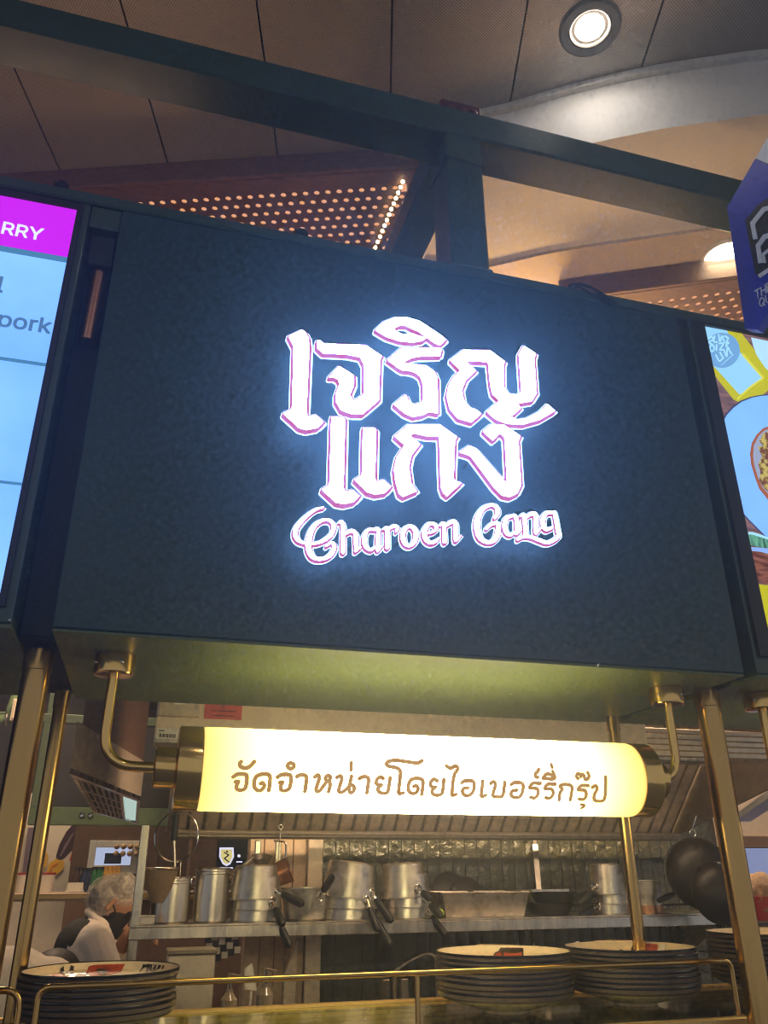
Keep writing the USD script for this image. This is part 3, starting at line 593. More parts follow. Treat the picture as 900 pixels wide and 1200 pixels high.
def hexword(w, x, y, sx, sk, h):
    g = []
    for ch in w:
        for s in LT[ch]: g.append(LineString([(x+u*sx+v*.12*h/10, y+v*h/10-u*sx*sk) for u, v in s]).buffer(.62))
        x += 11*sx; y -= 11*sx*sk
    return unary_union(g)
part(hs, 'lettering', blade(unary_union([hexword('THE', 884.5, 341, .62, .62, 9.5), hexword('QUI', 889.3, 350.5, .68, .60, 9.5)]), .003, .002), 'hex_white', smooth=False)
# ================================================================== TUBE LAMP
def lamp_arm(t, xc, xe, sgn):
    """Ceiling cup at xc, pipe down and round to the coupling at xe."""
    cup_ = part(t, 'ceiling_cup', lathe([(0, 1.9838), (.037, 1.9838), (.038, 1.981), (.038, 1.950), (.036, 1.946), (.030, 1.945), (.010, 1.945), (0, 1.945)], 40, (xc, TY, 0)), 'brass')
    part(t, 'arm', sweep(fillet([(xc, TY, 1.95), (xc, TY, TZ), (xe, TY, TZ)], .062, 14), .0095, 16), 'brass')
    part(cup_, 'set_screw', [xform(trimesh.creation.icosphere(1, .004), np.eye(4)).apply_translation((xc+.038*math.cos(a), TY+.038*math.sin(a), 1.965)) for a in (-2.6, -1.2, .4)], 'chrome')
tl = thing('tube_lamp', 'long glowing opal tube lamp with brown lettering on two brass arms', 'lamp', (.55, TY, TZ))
R90 = rotm([0, 1, 0], 90)
def xlathe(profile, n=48):
    m = xform(lathe(profile, n), R90); m.apply_translation((0, TY, TZ)); return m
part(tl, 'diffuser', xlathe([(0, TX0), (TR-.004, TX0), (TR-.001, TX0+.002), (TR, TX0+.006), (TR, TX1-.006), (TR-.001, TX1-.002), (TR-.004, TX1), (0, TX1)], 72), 'tube_opal')
for s, xa, xb in ((-1, TX0-.044, TX0+.001), (1, TX1-.001, TX1+.044)):
    part(tl, 'end_cap', xlathe([(0, xa), (TR-.004, xa), (TR-.001, xa+.001), (TR, xa+.003), (TR, xb-.003), (TR-.001, xb-.001), (TR-.003, xb), (0, xb)], 64), 'brass')
    e0, e1 = (xa-.040, xa-.0003) if s < 0 else (xb+.0003, xb+.040)
    part(tl, 'coupling', xlathe([(0, e0), (.033, e0), (.037, e0+.003), (.037, e1-.002), (.035, e1), (0, e1)], 48), 'brass')
lamp_arm(tl, -.078, .02, 1); lamp_arm(tl, 1.131, 1.08, -1)
def on_tube(px, py, R=TR+.0006):
    d = ray(px, py); o = np.array([0, 0, EYE]); A = d[1]**2+d[2]**2; B = -2*(d[1]*TY + d[2]*(TZ-EYE)); C = TY**2+(TZ-EYE)**2-R*R
    s = (-B - math.sqrt(max(B*B-4*A*C, 0)))/(2*A); q = o+s*d
    return (q[0], R*math.atan2(q[2]-TZ, -(q[1]-TY)))
Z = lambda x0: (lambda pts: [(x0+u/7.5, 880+v/7.5) for u, v in pts])
T1, T2, T3, T4 = Z(265), Z(375), Z(485), Z(600)
TEXT = [T1(s) for s in (
 [(62,228),(100,205),(165,205),(183,225),(178,290),(165,330),(130,345),(95,335),(93,300),(108,270),(82,272)], [(132,95),(118,112),(130,140),(170,150),(210,135),(247,94)],
 [(375,348),(385,270),(385,225),(365,205),(310,205),(265,225),(245,275),(250,320),(280,348),(315,340),(335,305),(320,280),(303,286)],
 [(452,230),(490,208),(550,208),(570,228),(566,290),(553,332),(515,350),(482,340),(482,303),(495,275),(470,278)],
 [(568,104),(594,118),(594,142),(568,156),(543,142),(543,118),(568,104)], [(622,225),(650,212),(695,215),(708,240),(700,300),(692,355)],
 [(780,228),(805,212),(820,235),(800,300),(790,340),(808,358),(850,315),(885,265)], [(885,268),(872,238),(895,215),(918,232),(905,262),(915,295),(900,358)])]
TEXT += [T2(s) for s in (
 [(150,232),(178,220),(192,245),(172,310),(165,350),(185,365),(220,345),(268,300),(298,315),(295,352),(270,368),(256,340),(262,290),(276,222)], [(275,105),(272,165)],
 [(345,242),(375,228),(415,230),(428,255),(420,310),(412,368)], [(555,242),(530,228),(500,250),(495,285),(520,300),(540,300),(510,325),(515,355),(550,372),(590,365),(605,320),(615,235)],
 [(898,85),(860,105),(780,98),(680,83),(610,90),(583,115),(605,135),(670,148),(705,180),(700,270),(690,355),(700,376),(728,368)])]
TEXT += [T3(s) for s in (
 [(68,382),(80,300),(78,262),(55,244),(0,243),(-32,260),(-50,310),(-42,355),(-12,374),(20,365),(37,330),(20,303),(0,312)],
 [(205,262),(175,248),(150,270),(145,300),(170,320),(190,318),(160,345),(170,380),(210,390),(245,375),(255,330),(263,250)],
 [(285,130),(320,152),(365,133),(387,155),(357,205),(341,290),(335,378),(345,390),(370,382)], [(420,280),(450,262),(510,262),(530,290),(522,350),(490,388),(445,388),(426,355),(440,328),(475,325)],
 [(605,265),(598,330),(592,390),(605,400),(630,390)], [(675,285),(700,270),(717,295),(702,350),(695,390),(715,402),(770,402),(787,370),(797,275)])]
TEXT += [T4(s) for s in (
 [(-8,295),(20,278),(75,280),(97,300),(90,365),(60,407),(15,407),(-10,380),(5,350),(42,345)], [(250,285),(185,283),(155,323),(215,330),(230,360),(220,395),(195,414),(163,405)],
 [(235,160),(222,185),(203,205),(210,228),(227,230)], [(380,292),(315,292),(288,330),(345,335),(362,365),(350,400),(325,417),(296,410)], [(272,240),(372,242),(357,180)], [(272,238),(300,205),(335,205),(362,228)],
 [(345,120),(352,145)], [(415,430),(420,370),(442,335),(420,310),(455,295),(510,300),(527,325),(520,380),(512,430)], [(670,305),(610,305),(580,340),(635,345),(652,375),(645,410),(620,427),(590,420)],
 [(580,242),(565,225),(575,203),(597,205),(603,225),(615,205),(632,215),(640,247),(665,245),(677,220),(665,192)], [(610,470),(630,475),(628,490),(612,500)], [(705,320),(735,306),(747,335),(722,385),(722,425),(745,440),(790,440),(812,420),(822,330),(822,230)])]
def tube_glyph(pts):
    pl = smoothline([on_tube(*p) for p in pts], 5); g = LineString(pl).buffer(.0037, 6).simplify(.0002); ms_ = []
    for p_ in polys(g):
        v2, f = trimesh.creation.triangulate_polygon(p_, engine='earcut'); v3_, f = trimesh.remesh.subdivide_to_size(np.column_stack([v2, np.zeros(len(v2))]), f, .005); v2 = np.array(v3_)[:, :2]
        vs = []
        for R in (TR+.0009,):
            th = v2[:, 1]/(TR+.0006); vs.append(np.stack([v2[:, 0], TY-R*np.cos(th), TZ+R*np.sin(th)], 1))
        m = trimesh.Trimesh(vs[0], f, process=False)
        if m.face_normals[:, 1].mean() > 0: m.invert()
        ms_.append(m)
    return trimesh.util.concatenate(ms_)
for s in TEXT: part(tl, 'letter_stroke', tube_glyph(s), 'text_brown', smooth=True)
t2 = thing('tube_lamp', 'brass cup and arm of the next tube lamp at the right edge', 'lamp', (1.40, TY, TZ))
lamp_arm(t2, 1.386, 1.46, 1)
part(t2, 'coupling', xlathe([(0, 1.455), (.033, 1.455), (.037, 1.458), (.037, 1.493), (.035, 1.495), (0, 1.495)], 48), 'brass')
part(t2, 'end_cap', xlathe([(0, 1.4953), (TR-.004, 1.4953), (TR, 1.499), (TR, 1.54), (0, 1.54)], 64), 'brass')

emit('tube_opal_next', (1.0, .8, .42), 3.0)
part(t2, 'diffuser', xlathe([(0, 1.5403), (TR-.002, 1.5403), (TR-.001, 1.546), (TR-.001, 2.30), (0, 2.30)], 64), 'tube_opal_next')

# ================================================================== POSTS AND COUNTER
ZC = 1.325
for (x, y, r, z0, lab) in ((-.214, 1.60, .025, 0, 'thick brass post at the front left of the counter, left of the plates'), (1.238, 1.60, .0265, 0, 'thick brass post at the front right of the counter'),
                           (-.200, 1.968, .0155, ZC+.006, 'slim brass post at the back left of the counter'), (1.206, 1.962, .0155, ZC+.006, 'slim brass post at the back right, behind the plates')):
    t = thing('brass_post', lab, 'post', (x, y, z0))
    part(t, 'pole', rod((x, y, z0), (x, y, 1.9835), r, 28), 'brass_satin')
    part(t, 'sleeve', lathe([(r+.0004, 1.945), (r+.002, 1.946), (r+.002, 1.9835), (r+.0004, 1.9835)], 32, (x, y, 0)), 'brass_satin')
    part(t, 'base_flange', lathe([(r+.0004, z0+.0005), (r*1.5, z0+.0005), (r*1.5, z0+.004), (r+.001, z0+.007), (r+.0004, z0+.007)], 32, (x, y, 0)), 'brass_satin')
ct = thing('display_counter', 'glass-topped serving counter with brass edge trims', 'counter', (.6, 1.87, 0))
CX0, CX1, CY0, CY1 = -1.2, 2.4, 1.645, 2.09
part(ct, 'glass_top', bx(CX0, CX1, CY0+.021, CY1-.021, ZC-.010, ZC, .001), 'glass_top', smooth=False)
part(ct, 'front_trim', bx(CX0, CX1, CY0, CY0+.02, ZC-.03, ZC+.002, .003), 'brass_trim')
part(ct, 'back_trim', bx(CX0, CX1, CY1-.02, CY1, ZC-.03, ZC+.006, .003), 'brass_trim')
part(ct, 'front_panel', bx(CX0, CX1, CY0+.003, CY0+.018, .12, ZC-.0305, .002), 'case_green')
part(ct, 'inner_panel', bx(CX0, CX1, CY0+.021, CY1-.031, ZC-.020, ZC-.016, .001), 'case_olive')
part(ct, 'case_floor', bx(CX0, CX1, CY0+.019, CY1-.03, 1.08, 1.10, .002), 'case_green')
for i in range(11): part(ct, 'back_slat', bx(CX0, CX1, CY1-.030, CY1-.021, 1.105+i*.018, 1.119+i*.018, .003), 'case_slat')
part(ct, 'back_panel', bx(CX0, CX1, CY1-.019, CY1-.003, .12, ZC-.031, .002), 'case_green')
part(ct, 'plinth', bx(CX0+.02, CX1-.02, CY0+.04, CY1-.02, 0, .119, .003), 'dark_panel')
RY = 1.685
gr_ = thing('guard_rail', 'slim brass gallery rail running along the counter in front of the plates', 'rail', (.5, RY, ZC))
xa, za = aty(46, 1160, RY)[0], aty(490, 1140, RY)[2]; xb = aty(856, 1129, RY)[0]
part(gr_, 'bar', sweep(fillet([(xa, RY, ZC+.001), (xa, RY, za), (xb, RY, za), (xb, RY, ZC+.001)], .018, 8), .0055, 14), 'brass_satin')
xm = aty(489, 1150, RY)[0]
part(gr_, 'upright', rod((xm, RY, ZC+.001), (xm, RY, za-.003), .0048, 12), 'brass_satin')
for x in (xa, xm, xb): part(gr_, 'foot', lathe([(.0058, ZC+.0005), (.011, ZC+.0005), (.011, ZC+.003), (.0058, ZC+.004)], 20, (x, RY, 0)), 'brass_satin')
xc2 = aty(24, 1190, 1.70)[0]
gr2 = thing('guard_rail', 'end of the brass gallery rail at the lower left corner', 'rail', (xa-.08, RY, ZC))
part(gr2, 'bar', sweep(fillet([(xa-.028, RY, ZC+.001), (xa-.028, RY, za-.002), (xa-.6, RY, za-.002), (xa-.6, RY, ZC+.001)], .03, 8), .0055, 14), 'brass_satin')
part(gr2, 'foot', lathe([(.0058, ZC+.0005), (.011, ZC+.0005), (.011, ZC+.003), (.0058, ZC+.004)], 20, (xa-.028, RY, 0)), 'brass_satin')

# ---- plates: deep coupe plates with dark blue rims, stacked
PH, PITCHP = .048, .0100
RP = .149
def plate_in(r):  # inner surface height above the foot
    u = np.clip((r-.055)/(RP-.010-.055), 0, 1); w = np.clip((r-(RP-.010))/.007, 0, 1); return .0105 + (PH-.0245)*u**1.1 + .012*w
def plate_parts(t, loc):
    inner = [(0, .0105), (.03, .0105), (.055, .0105)] + [(r, float(plate_in(r))) for r in np.linspace(.065, RP-.0105, 8)] + [(RP-.0065, PH-.008), (RP-.003, PH-.0015)]
    outer = [(RP-.0004, PH-.0055), (RP-.002, PH-.0125), (RP-.006, PH-.0165)] + [(r, float(plate_in(r))-.0045) for r in np.linspace(RP-.016, .065, 7)] + [(.055, .0060), (.050, .0056), (.048, .0), (.042, .0), (.040, .0056), (0, .0056)]
    part(t, 'bowl_inside', lathe(inner[::-1], 72, loc), 'glaze_cream')
    part(t, 'bowl_outside', lathe(outer[2:][::-1], 72, loc), 'glaze_bowl')
    part(t, 'rim_band', lathe([(RP-.0062, PH-.0167), (RP-.0056, PH-.0163), (RP-.0014, PH-.0125), (RP, PH-.0056), (RP-.003, PH-.0056), (RP-.005, PH-.0125), (RP-.0062, PH-.0167)], 72, loc), 'glaze_under')
    part(t, 'rim', lathe([(RP-.0035, PH-.0013), (RP-.0015, PH), (RP, PH-.001), (RP+.0002, PH-.003), (RP-.0004, PH-.0052), (RP-.0035, PH-.0013)][::-1], 72, loc), 'glaze_blue')
proto = None
ordw = ['', 'second', 'third', 'fourth', 'fifth', 'sixth', 'seventh', 'eighth', 'ninth', 'tenth']
STACKS = [(-.042, 1.885, 7, 'left stack'), (.806, 1.872, 8, 'middle stack'), (1.128, 1.882, 8, 'stack right of the middle one'), (1.535, 1.90, 10, 'stack at the right edge')]
def march_plate(px, py, c, z0):
    d = ray(px, py); o = np.array([0, 0, EYE]); d = d/np.linalg.norm(d); best = None
    for s in np.arange(1.5, 2.6, .001):
        q = o+s*d; r = math.hypot(q[0]-c[0], q[1]-c[1])
        if r < RP-.006 and q[2] <= z0+float(plate_in(r)): return q
        if r < RP-.006: best = q
    return best
def plate_print(t, pts, c, z0, m, name, h=.0006, far=False):
    """A flat print lying on the plate: outline in plan view, draped on the glaze."""
    def plan(px, py):      # outlines of the grazing plates: picture height to distance across the dish
        v = .132-(py-1102.5)*.0125; return (aty(px, 1107, c[1]+v)[0], c[1]+v)
    q = [plan(px, py-(15 if px > 840 else 0)*-1) if far else march_plate(px, py, c, z0) for px, py in pts]; g = Polygon([(a[0], a[1]) for a in q if a is not None]).buffer(0).buffer(.004).buffer(-.003).intersection(Point(*c).buffer(RP-.006))
    out = []
    for p_ in polys(g.segmentize(.008)):
        m_ = trimesh.Trimesh(*[np.array(x) for x in (lambda v, f: (np.column_stack([v, np.zeros(len(v))]), f))(*trimesh.creation.triangulate_polygon(p_, engine='earcut'))], process=False).subdivide().subdivide()
        v = np.array(m_.vertices); v[:, 2] = [z0+float(plate_in(math.hypot(a-c[0], b-c[1])))+h for a, b in v[:, :2]]
        m_ = trimesh.Trimesh(v, m_.faces, process=False)
        if m_.face_normals[:, 2].mean() < 0: m_.invert()
        out.append(m_)
    if out: part(t, name, out, m, smooth=True)
PRINTS = {
 0: [('print_red', [(101,1141),(104,1135),(112,1131),(125,1129),(140,1128),(146,1129),(144,1134),(141,1139),(130,1142),(118,1143),(108,1144)]), ('print_red', [(60,1145),(63,1142),(72,1142),(77,1145),(75,1149),(64,1149)]), ('print_black', [(113,1137),(120,1135),(126,1139),(122,1143),(116,1142)]),
     ('print_black', [(87,1145),(92,1142),(102,1143),(100,1145),(92,1147)]), ('print_black', [(71,1138),(74,1136),(75,1140),(73,1141)]), ('print_black', [(83,1135),(86,1135),(85,1140),(82,1140)]), ('print_black', [(74,1141),(82,1141),(82,1142),(74,1142.5)])],
 1: [('print_black', [(574,1106),(580,1103),(592,1102),(613,1102),(612,1107),(604,1112),(590,1114),(578,1111)]), ('print_red', [(590,1103),(612,1102.5),(610,1107),(600,1111),(591,1109)]), ('print_red', [(576,1105),(586,1103),(588,1108),(580,1110)]), ('print_black', [(564,1104),(566,1104),(572,1111),(569,1111)]), ('print_black', [(602,1111),(622,1108.5),(623,1110),(605,1113)]), ('print_white', [(575,1110),(582,1113),(596,1113.5),(596,1114.5),(580,1114)])],
 2: [('print_black', [(735,1109),(740,1104),(752,1103),(758,1110),(748,1113),(738,1112)]), ('print_red', [(752,1103.5),(775,1103),(768,1109),(757,1112)]), ('print_black', [(726,1104),(729,1104.5),(735,1111),(731,1111)]), ('print_white', [(763,1111),(778,1107),(783,1107.5),(770,1112)]), ('print_black', [(784,1106),(793,1104),(800,1104),(792,1108),(785,1109)])],
 3: [('print_black', [(862,1088),(868,1087),(873,1092),(866,1094)]), ('print_black', [(850,1090),(856,1090),(861,1093),(857,1094)])],
}
for si, (x, y, n, where) in enumerate(STACKS):
    c = (x, y)
    for k in range(n):          # from the bottom up
        z = ZC + .0004 + k*PITCHP; x, y = c[0]+rnd.uniform(-.0025, .0025)*(k > 0), c[1]+rnd.uniform(-.0025, .0025)*(k > 0)
        top = k == n-1
        if top:
            t = thing('plate', f'red-and-black painted plate on top of the {where}', 'plate', (x, y, z), group='stacked plates on the counter')
            plate_parts(t, (x, y, z))
            for q_, (m_, pts) in enumerate(PRINTS[si]): plate_print(t, pts, (x, y), z, m_, 'painting', .0006+.0004*q_, si > 0)
            if si == 0:
                for s in ([(164,1139),(168,1133),(174,1133),(172,1139)], [(177,1132),(176,1138),(181,1138)], [(183,1132),(180,1136),(184,1137),(186,1133)], [(188,1131),(186,1136)], [(192,1130),(190,1136)], [(172,1131),(180,1129.5)]):
                    for a_, b_ in zip(s[:-1], s[1:]):
                        g = LineString([a_, b_]).buffer(.55)
                        plate_print(t, list(g.exterior.coords)[:-1], (x, y), z, 'print_black', 'lettering', .0012)
        else:
            lab = f'dark-rimmed plate at the bottom of the {where}' if k == 0 else f'dark-rimmed plate, {ordw[n-1-k]} from the top of the {where}'
            if proto is None:
                proto = thing('plate', lab, 'plate', (x, y, z), group='stacked plates on the counter'); plate_parts(proto, (x, y, z))
            else: copy(proto, 'plate', lab, (x, y, z), rnd.uniform(0, 360))
# ================================================================== KITCHEN SHELL
wk = structure('wall_kitchen', (1.6, 3.63, 0))
part(wk, 'wall_core', bx(.74, 2.72, 3.622, 3.72, 0, 3.19, 0), 'dark_wall', smooth=False)
TW, TH = .0585, .19
def tile(x0, x1, z0, z1):
    nx_, nz_ = 5, 9; xs = np.linspace(x0+.0018, x1-.0018, nx_); zs = np.linspace(z0+.0018, z1-.0018, nz_)
    g = rnd.random()*50; V, Fc = [], []
    for j, z in enumerate(zs):
        for i, x in enumerate(xs):
            edge = i in (0, nx_-1) or j in (0, nz_-1)
            y = 3.6105 if edge else 3.6080 - .0025*float(meshkit.noise((x*40+g, z*24, g))) ; V.append((x, y, z))
    for j in range(nz_-1):
        for i in range(nx_-1):
            a_, b_, c_, d_ = j*nx_+i, j*nx_+i+1, (j+1)*nx_+i+1, (j+1)*nx_+i; Fc += [(a_, b_, c_), (a_, c_, d_)]
    n0 = len(V); V += [(x0+.0018, 3.621, z0+.0018), (x1-.0018, 3.621, z0+.0018), (x1-.0018, 3.621, z1-.0018), (x0+.0018, 3.621, z1-.0018)]
    c0, c1, c2, c3 = 0, nx_-1, nx_*nz_-1, nx_*(nz_-1)
    for p_, q_, r_, s_ in ((n0, n0+1, c1, c0), (n0+1, n0+2, c2, c1), (n0+2, n0+3, c3, c2), (n0+3, n0, c0, c3)): Fc += [(p_, q_, r_), (p_, r_, s_)]
    return trimesh.Trimesh(V, Fc, process=False)
for j, z in enumerate((1.073, 1.266, 1.459, 1.652)):
    for i in range(33): part(wk, 'tile', tile(.757+i*TW, .757+(i+1)*TW, z, z+TH), 'tile_glaze', smooth=50)
part(wk, 'corner_trim', bx(.69, .755, 3.58, 3.70, 0, 3.19, .003), 'steel_dull')
part(wk, 'end_panel', bx(.45, .688, 3.60, 3.68, 0, 1.74, .003), 'cream_wall')
for x in (.508, .566, .63): part(wk, 'panel_joint', bx(x, x+.004, 3.597, 3.6005, 1.2, 1.735, .0005), 'brown_wall')
# ---- range hood with sloping baffle filters
hd = thing('range_hood', 'wide stainless range hood with ribbed filters over the cooking shelf', 'hood', (1.1, 3.0, 2.0))
part(hd, 'fascia', bx(.014, 1.665, 2.50, 2.52, 1.962, 2.75, .003), 'steel_satin')
part(hd, 'fascia_lip', bx(.014, 1.93, 2.50, 2.60, 1.950, 1.9615, .002), 'steel')
part(hd, 'side_fascia', bx(1.668, 2.5, 2.53, 2.55, 2.075, 2.75, .003), 'brown_wall')
for i in range(5): part(hd, 'moulding', bx(1.668, 2.42, 2.515+.012*i, 2.60, 1.966+i*.0215, 1.985+i*.0215, .003), 'steel_dull')
pA_, pB_ = np.array([3.49, 1.762]), np.array([2.86, 2.36]); dv = (pB_-pA_)/np.linalg.norm(pB_-pA_); nv = np.array([dv[1], -dv[0]]); nv = nv if nv[0] < 0 else -nv
def slope_bar(x0, x1, h0, h1):
    return hull([(x, *(p_ + nv*h)) for x in (x0, x1) for p_ in (pA_, pB_) for h in (h0, h1)])
for i in range(37):
    x = .13 + i*.0605
    part(hd, 'baffle', slope_bar(x, x+.046, .006, .022), 'steel_dull', smooth=False)
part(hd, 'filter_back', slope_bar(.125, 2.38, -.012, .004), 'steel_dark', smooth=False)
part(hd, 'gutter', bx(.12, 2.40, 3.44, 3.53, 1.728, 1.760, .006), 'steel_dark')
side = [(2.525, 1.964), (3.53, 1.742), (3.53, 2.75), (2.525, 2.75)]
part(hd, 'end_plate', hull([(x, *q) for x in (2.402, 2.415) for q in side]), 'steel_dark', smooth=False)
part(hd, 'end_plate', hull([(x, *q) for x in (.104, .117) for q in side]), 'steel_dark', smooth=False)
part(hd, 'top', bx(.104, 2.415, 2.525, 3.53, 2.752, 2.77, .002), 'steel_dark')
part(hd, 'lamp_strip', bx(.55, 2.25, 2.61, 2.71, 2.21, 2.235, .003), 'steel_dark')
def on_fascia(x0p, y0p, x1p, y1p, Y=2.498): a_, b_ = aty(x0p, y0p, Y), aty(x1p, y1p, Y); return a_[0], b_[0], b_[2], a_[2]
x0, x1, z0, z1 = on_fascia(241, 818, 283, 844)
t = thing('notice', 'small red paper notice taped on the hood above the tube lamp', 'notice', (x0, 2.498, z0))
part(t, 'paper', bx(x0, x1, 2.4975, 2.4995, z0, z1, 0), 'paper_red', smooth=False)
for k, (u0, u1) in enumerate(((.42, .6), (.44, .56), (.2, .85), (.25, .8))):
    zz_ = z1 - (z1-z0)*(.12+.23*k); part(t, 'lettering', bx(x0+(x1-x0)*u0, x0+(x1-x0)*u1, 2.4970, 2.4974, zz_-(.006 if k == 0 else .0022), zz_, 0), 'print_black', smooth=False)
x0, x1, z0, z1 = on_fascia(187, 815, 233, 842)
t = thing('switch_box', 'grey metal electrical box with a white switch on the hood', 'switch', (x0, 2.498, z0))
part(t, 'cover', bx(x0, x1, 2.485, 2.4995, z0, z1+.02, .003), 'steel_dull'); xm_ = (x0+x1)/2
part(t, 'switch_plate', bx(xm_-.018, xm_+.016, 2.481, 2.4848, z0+.035, z1+.005, .002), 'paper_white'); part(t, 'rocker', bx(xm_-.008, xm_+.006, 2.477, 2.4808, z0+.048, z1-.012, .002), 'paper_white')
x0, x1, z0, z1 = on_fascia(184, 853, 209, 867)
t = thing('sticker', 'white barcode sticker on the hood beside the lamp cap', 'sticker', (x0, 2.498, z0))
part(t, 'paper', bx(x0, x1, 2.4978, 2.4995, z0, z1, 0), 'paper_white', smooth=False)
for k in range(14):
    xx = x0+(x1-x0)*(.14+.053*k); part(t, 'print_bar', bx(xx, xx+(.0016 if k % 3 else .0028), 2.4973, 2.4977, z0+(z1-z0)*.18, z0+(z1-z0)*.5, 0), 'print_black', smooth=False)
part(t, 'lettering', bx(x0+(x1-x0)*.1, x0+(x1-x0)*.35, 2.4973, 2.4977, z0+(z1-z0)*.72, z0+(z1-z0)*.82, 0), 'print_black', smooth=False)
# ---- small extractor hood on the left
Aq = aty(82, 902, 3.0); zA = Aq[2]; Bq, Cq = atz(165, 935, zA), atz(110, 950, zA); Dq = Bq+(Cq-Aq); zT = aty(90, 845, 3.0)[2]
eh = thing('extractor_hood', 'small boxy stainless extractor hood with a vent grille underneath', 'hood', Aq)
mid = (Aq+Bq+Cq+Dq)/4
def quad_prism(q4, z0, z1, inset=0.0, name=None):
    c = sum(q4)/4; p4 = [c+(p-c)*(1-inset) for p in q4]; return hull([(p[0], p[1], z) for p in p4 for z in (z0, z1)])
part(eh, 'body', quad_prism([Aq, Bq, Dq, Cq], zA+.006, zT), 'steel_satin', smooth=False)
ex, ey = (Bq-Aq), (Cq-Aq)
def on_base(u0, u1, v0, v1, z0, z1): return hull([((Aq+ex*u+ey*v)[0], (Aq+ex*u+ey*v)[1], z) for u in (u0, u1) for v in (v0, v1) for z in (z0, z1)])
for b in ((0, 1, 0, .06), (0, 1, .94, 1), (0, .06, .06, .94), (.94, 1, .06, .94), (.62, .68, .06, .94)): part(eh, 'rim_bar', on_base(*b, zA-.012, zA+.006), 'steel', smooth=False)
part(eh, 'grille_back', on_base(.06, .62, .06, .94, zA+.0, zA+.006), 'dark_gap', smooth=False)
for i in range(6): part(eh, 'grille_slat', on_base(.07+.092*i, .07+.092*i+.030, .06, .94, zA-.010, zA-.001), 'steel_dull', smooth=False)
for j in range(3): part(eh, 'grille_bar', on_base(.06, .62, .26+.22*j, .30+.22*j, zA-.0115, zA-.0102), 'steel_dull', smooth=False)
part(eh, 'light_panel', on_base(.69, .93, .10, .92, zA-.004, zA+.002), 'hood_lens', smooth=False)
part(eh, 'duct', quad_prism([Aq, Bq, Dq, Cq], zT+.001, 3.195, .08), 'brown_wall', smooth=False)

# ================================================================== SHELF AND ITS POTS
SZ, SY0, SY1 = 1.4405, 3.2, 3.575
sh = thing('pot_shelf', 'long stainless shelf carrying pots in front of the tiled wall', 'shelf', (1.2, 3.2, SZ))
part(sh, 'board', bx(0.005, 2.45, SY0, SY1, SZ-.006, SZ, .001), 'steel'); part(sh, 'front_lip', bx(0.005, 2.45, SY0-.002, SY0+.012, SZ-.044, SZ-.0065, .002), 'steel')
px_ = aty(163, 1040, 3.215)[0]
part(sh, 'end_post', bx(px_-.016, px_+.016, 3.215, 3.245, 0, aty(172, 966, 3.22)[2], .003), 'steel')
for xq in (aty(352, 1110, 3.25)[0], aty(880, 1100, 3.25)[0]-.1):
    part(sh, 'bracket', [hull([(xq+dx, y, z) for dx in (0, .006) for y, z in ((3.24, SZ-.008), (3.59, SZ-.008), (3.59, SZ-.2))]), bx(xq, xq+.05, 3.574, 3.595, 1.0, SZ-.008, .002)], 'steel_dull', smooth=False)
YP = 3.305
def sx(px): return aty(px, 1086, YP)[0]
def pan(label, cx, cy, z, R, H, inverted=True, handle=None, tilt=0.0, tiltax=(0, 1, 0), group='saucepans on the shelf', material='aluminium', hcol='black_plastic'):
    """Saucepan: lathe body with a rolled rim, riveted bracket and a stick handle at the angle given (degrees) with a droop."""
    t = thing('saucepan', label, 'saucepan', (cx, cy, z), group=group)
    rb = R*.86; th = .0028
    prof = [(0, 0), (rb-.006, 0), (rb, .006), (R, H-.004), (R+.003, H-.002), (R+.003, H), (R-th, H), (rb-th, .008), (rb-.008, th), (0, th)]
    body = lathe(prof, 56)
    M = np.eye(4)
    if inverted: M = trimesh.transformations.translation_matrix([0, 0, H]) @ rotm([1, 0, 0], 180)
    T_ = trimesh.transformations.translation_matrix([cx, cy, z]) @ rotm(tiltax, tilt)
    part(t, 'body', xform(body, T_ @ M), material)
    if handle is not None:
        ang, droop, hl = handle; hz = (H-.03) if not inverted else .03
        d = np.array([math.cos(math.radians(ang)), math.sin(math.radians(ang)), 0]); dn = d*math.cos(math.radians(droop)) + np.array([0, 0, -math.sin(math.radians(droop))])
        s = np.array([0, 0, hz]) + d*(R*.965); e1 = s+dn*.035; e2 = s+dn*hl
        brk = trimesh.util.concatenate([sweep([s-d*.004, s+d*.006, e1], .006, 10), xform(ring((0, 0, 0), .014, .003, 'y', 20, 8), trimesh.transformations.translation_matrix(s+d*.004) @ rotm([0, 0, 1], ang+90))])
        hn = part(t, 'handle', xform(sweep([e1-dn*.004, e1, e1+(e2-e1)*.3, e2-dn*.008, e2], [.008, .012, .0145, .0135, .008], 14), T_), hcol)
        part(hn, 'bracket', xform(brk, T_), 'chrome', label='shiny riveted bracket')
    return t
Hp = .118
def pan_pile(px, n, R, Hh, names, angs, tilt=0, cy=YP):
    x = sx(px)
    for k in range(n):
        last = k == n-1
        pan(names[k], x + .004*k*(1 if k % 2 else -1), cy, SZ+.0005+k*.036, R, Hh, True, angs[k], tilt if last else 0, (0, 1, 0))
pan_pile(299, 3, .090, .118, ['bottom upside-down saucepan of the pile at the left of the shelf', 'middle upside-down saucepan of the pile at the left of the shelf', 'dull upside-down saucepan on top of the pile at the left of the shelf'], [(-50, 52, .135), (-62, 45, .105), (-38, 22, .125)])
pan('upright open saucepan between two upside-down piles', sx(359), YP+.02, SZ+.0005, .094, .110, False, (-68, -40, .11))
pan_pile(409, 3, .101, .128, ['bottom upside-down saucepan of the tall centre pile', 'middle upside-down saucepan of the tall centre pile', 'tilted shiny upside-down saucepan on top of the tall centre pile'], [(-50, 50, .145), (-66, 55, .12), (-42, 42, .135)], tilt=7)
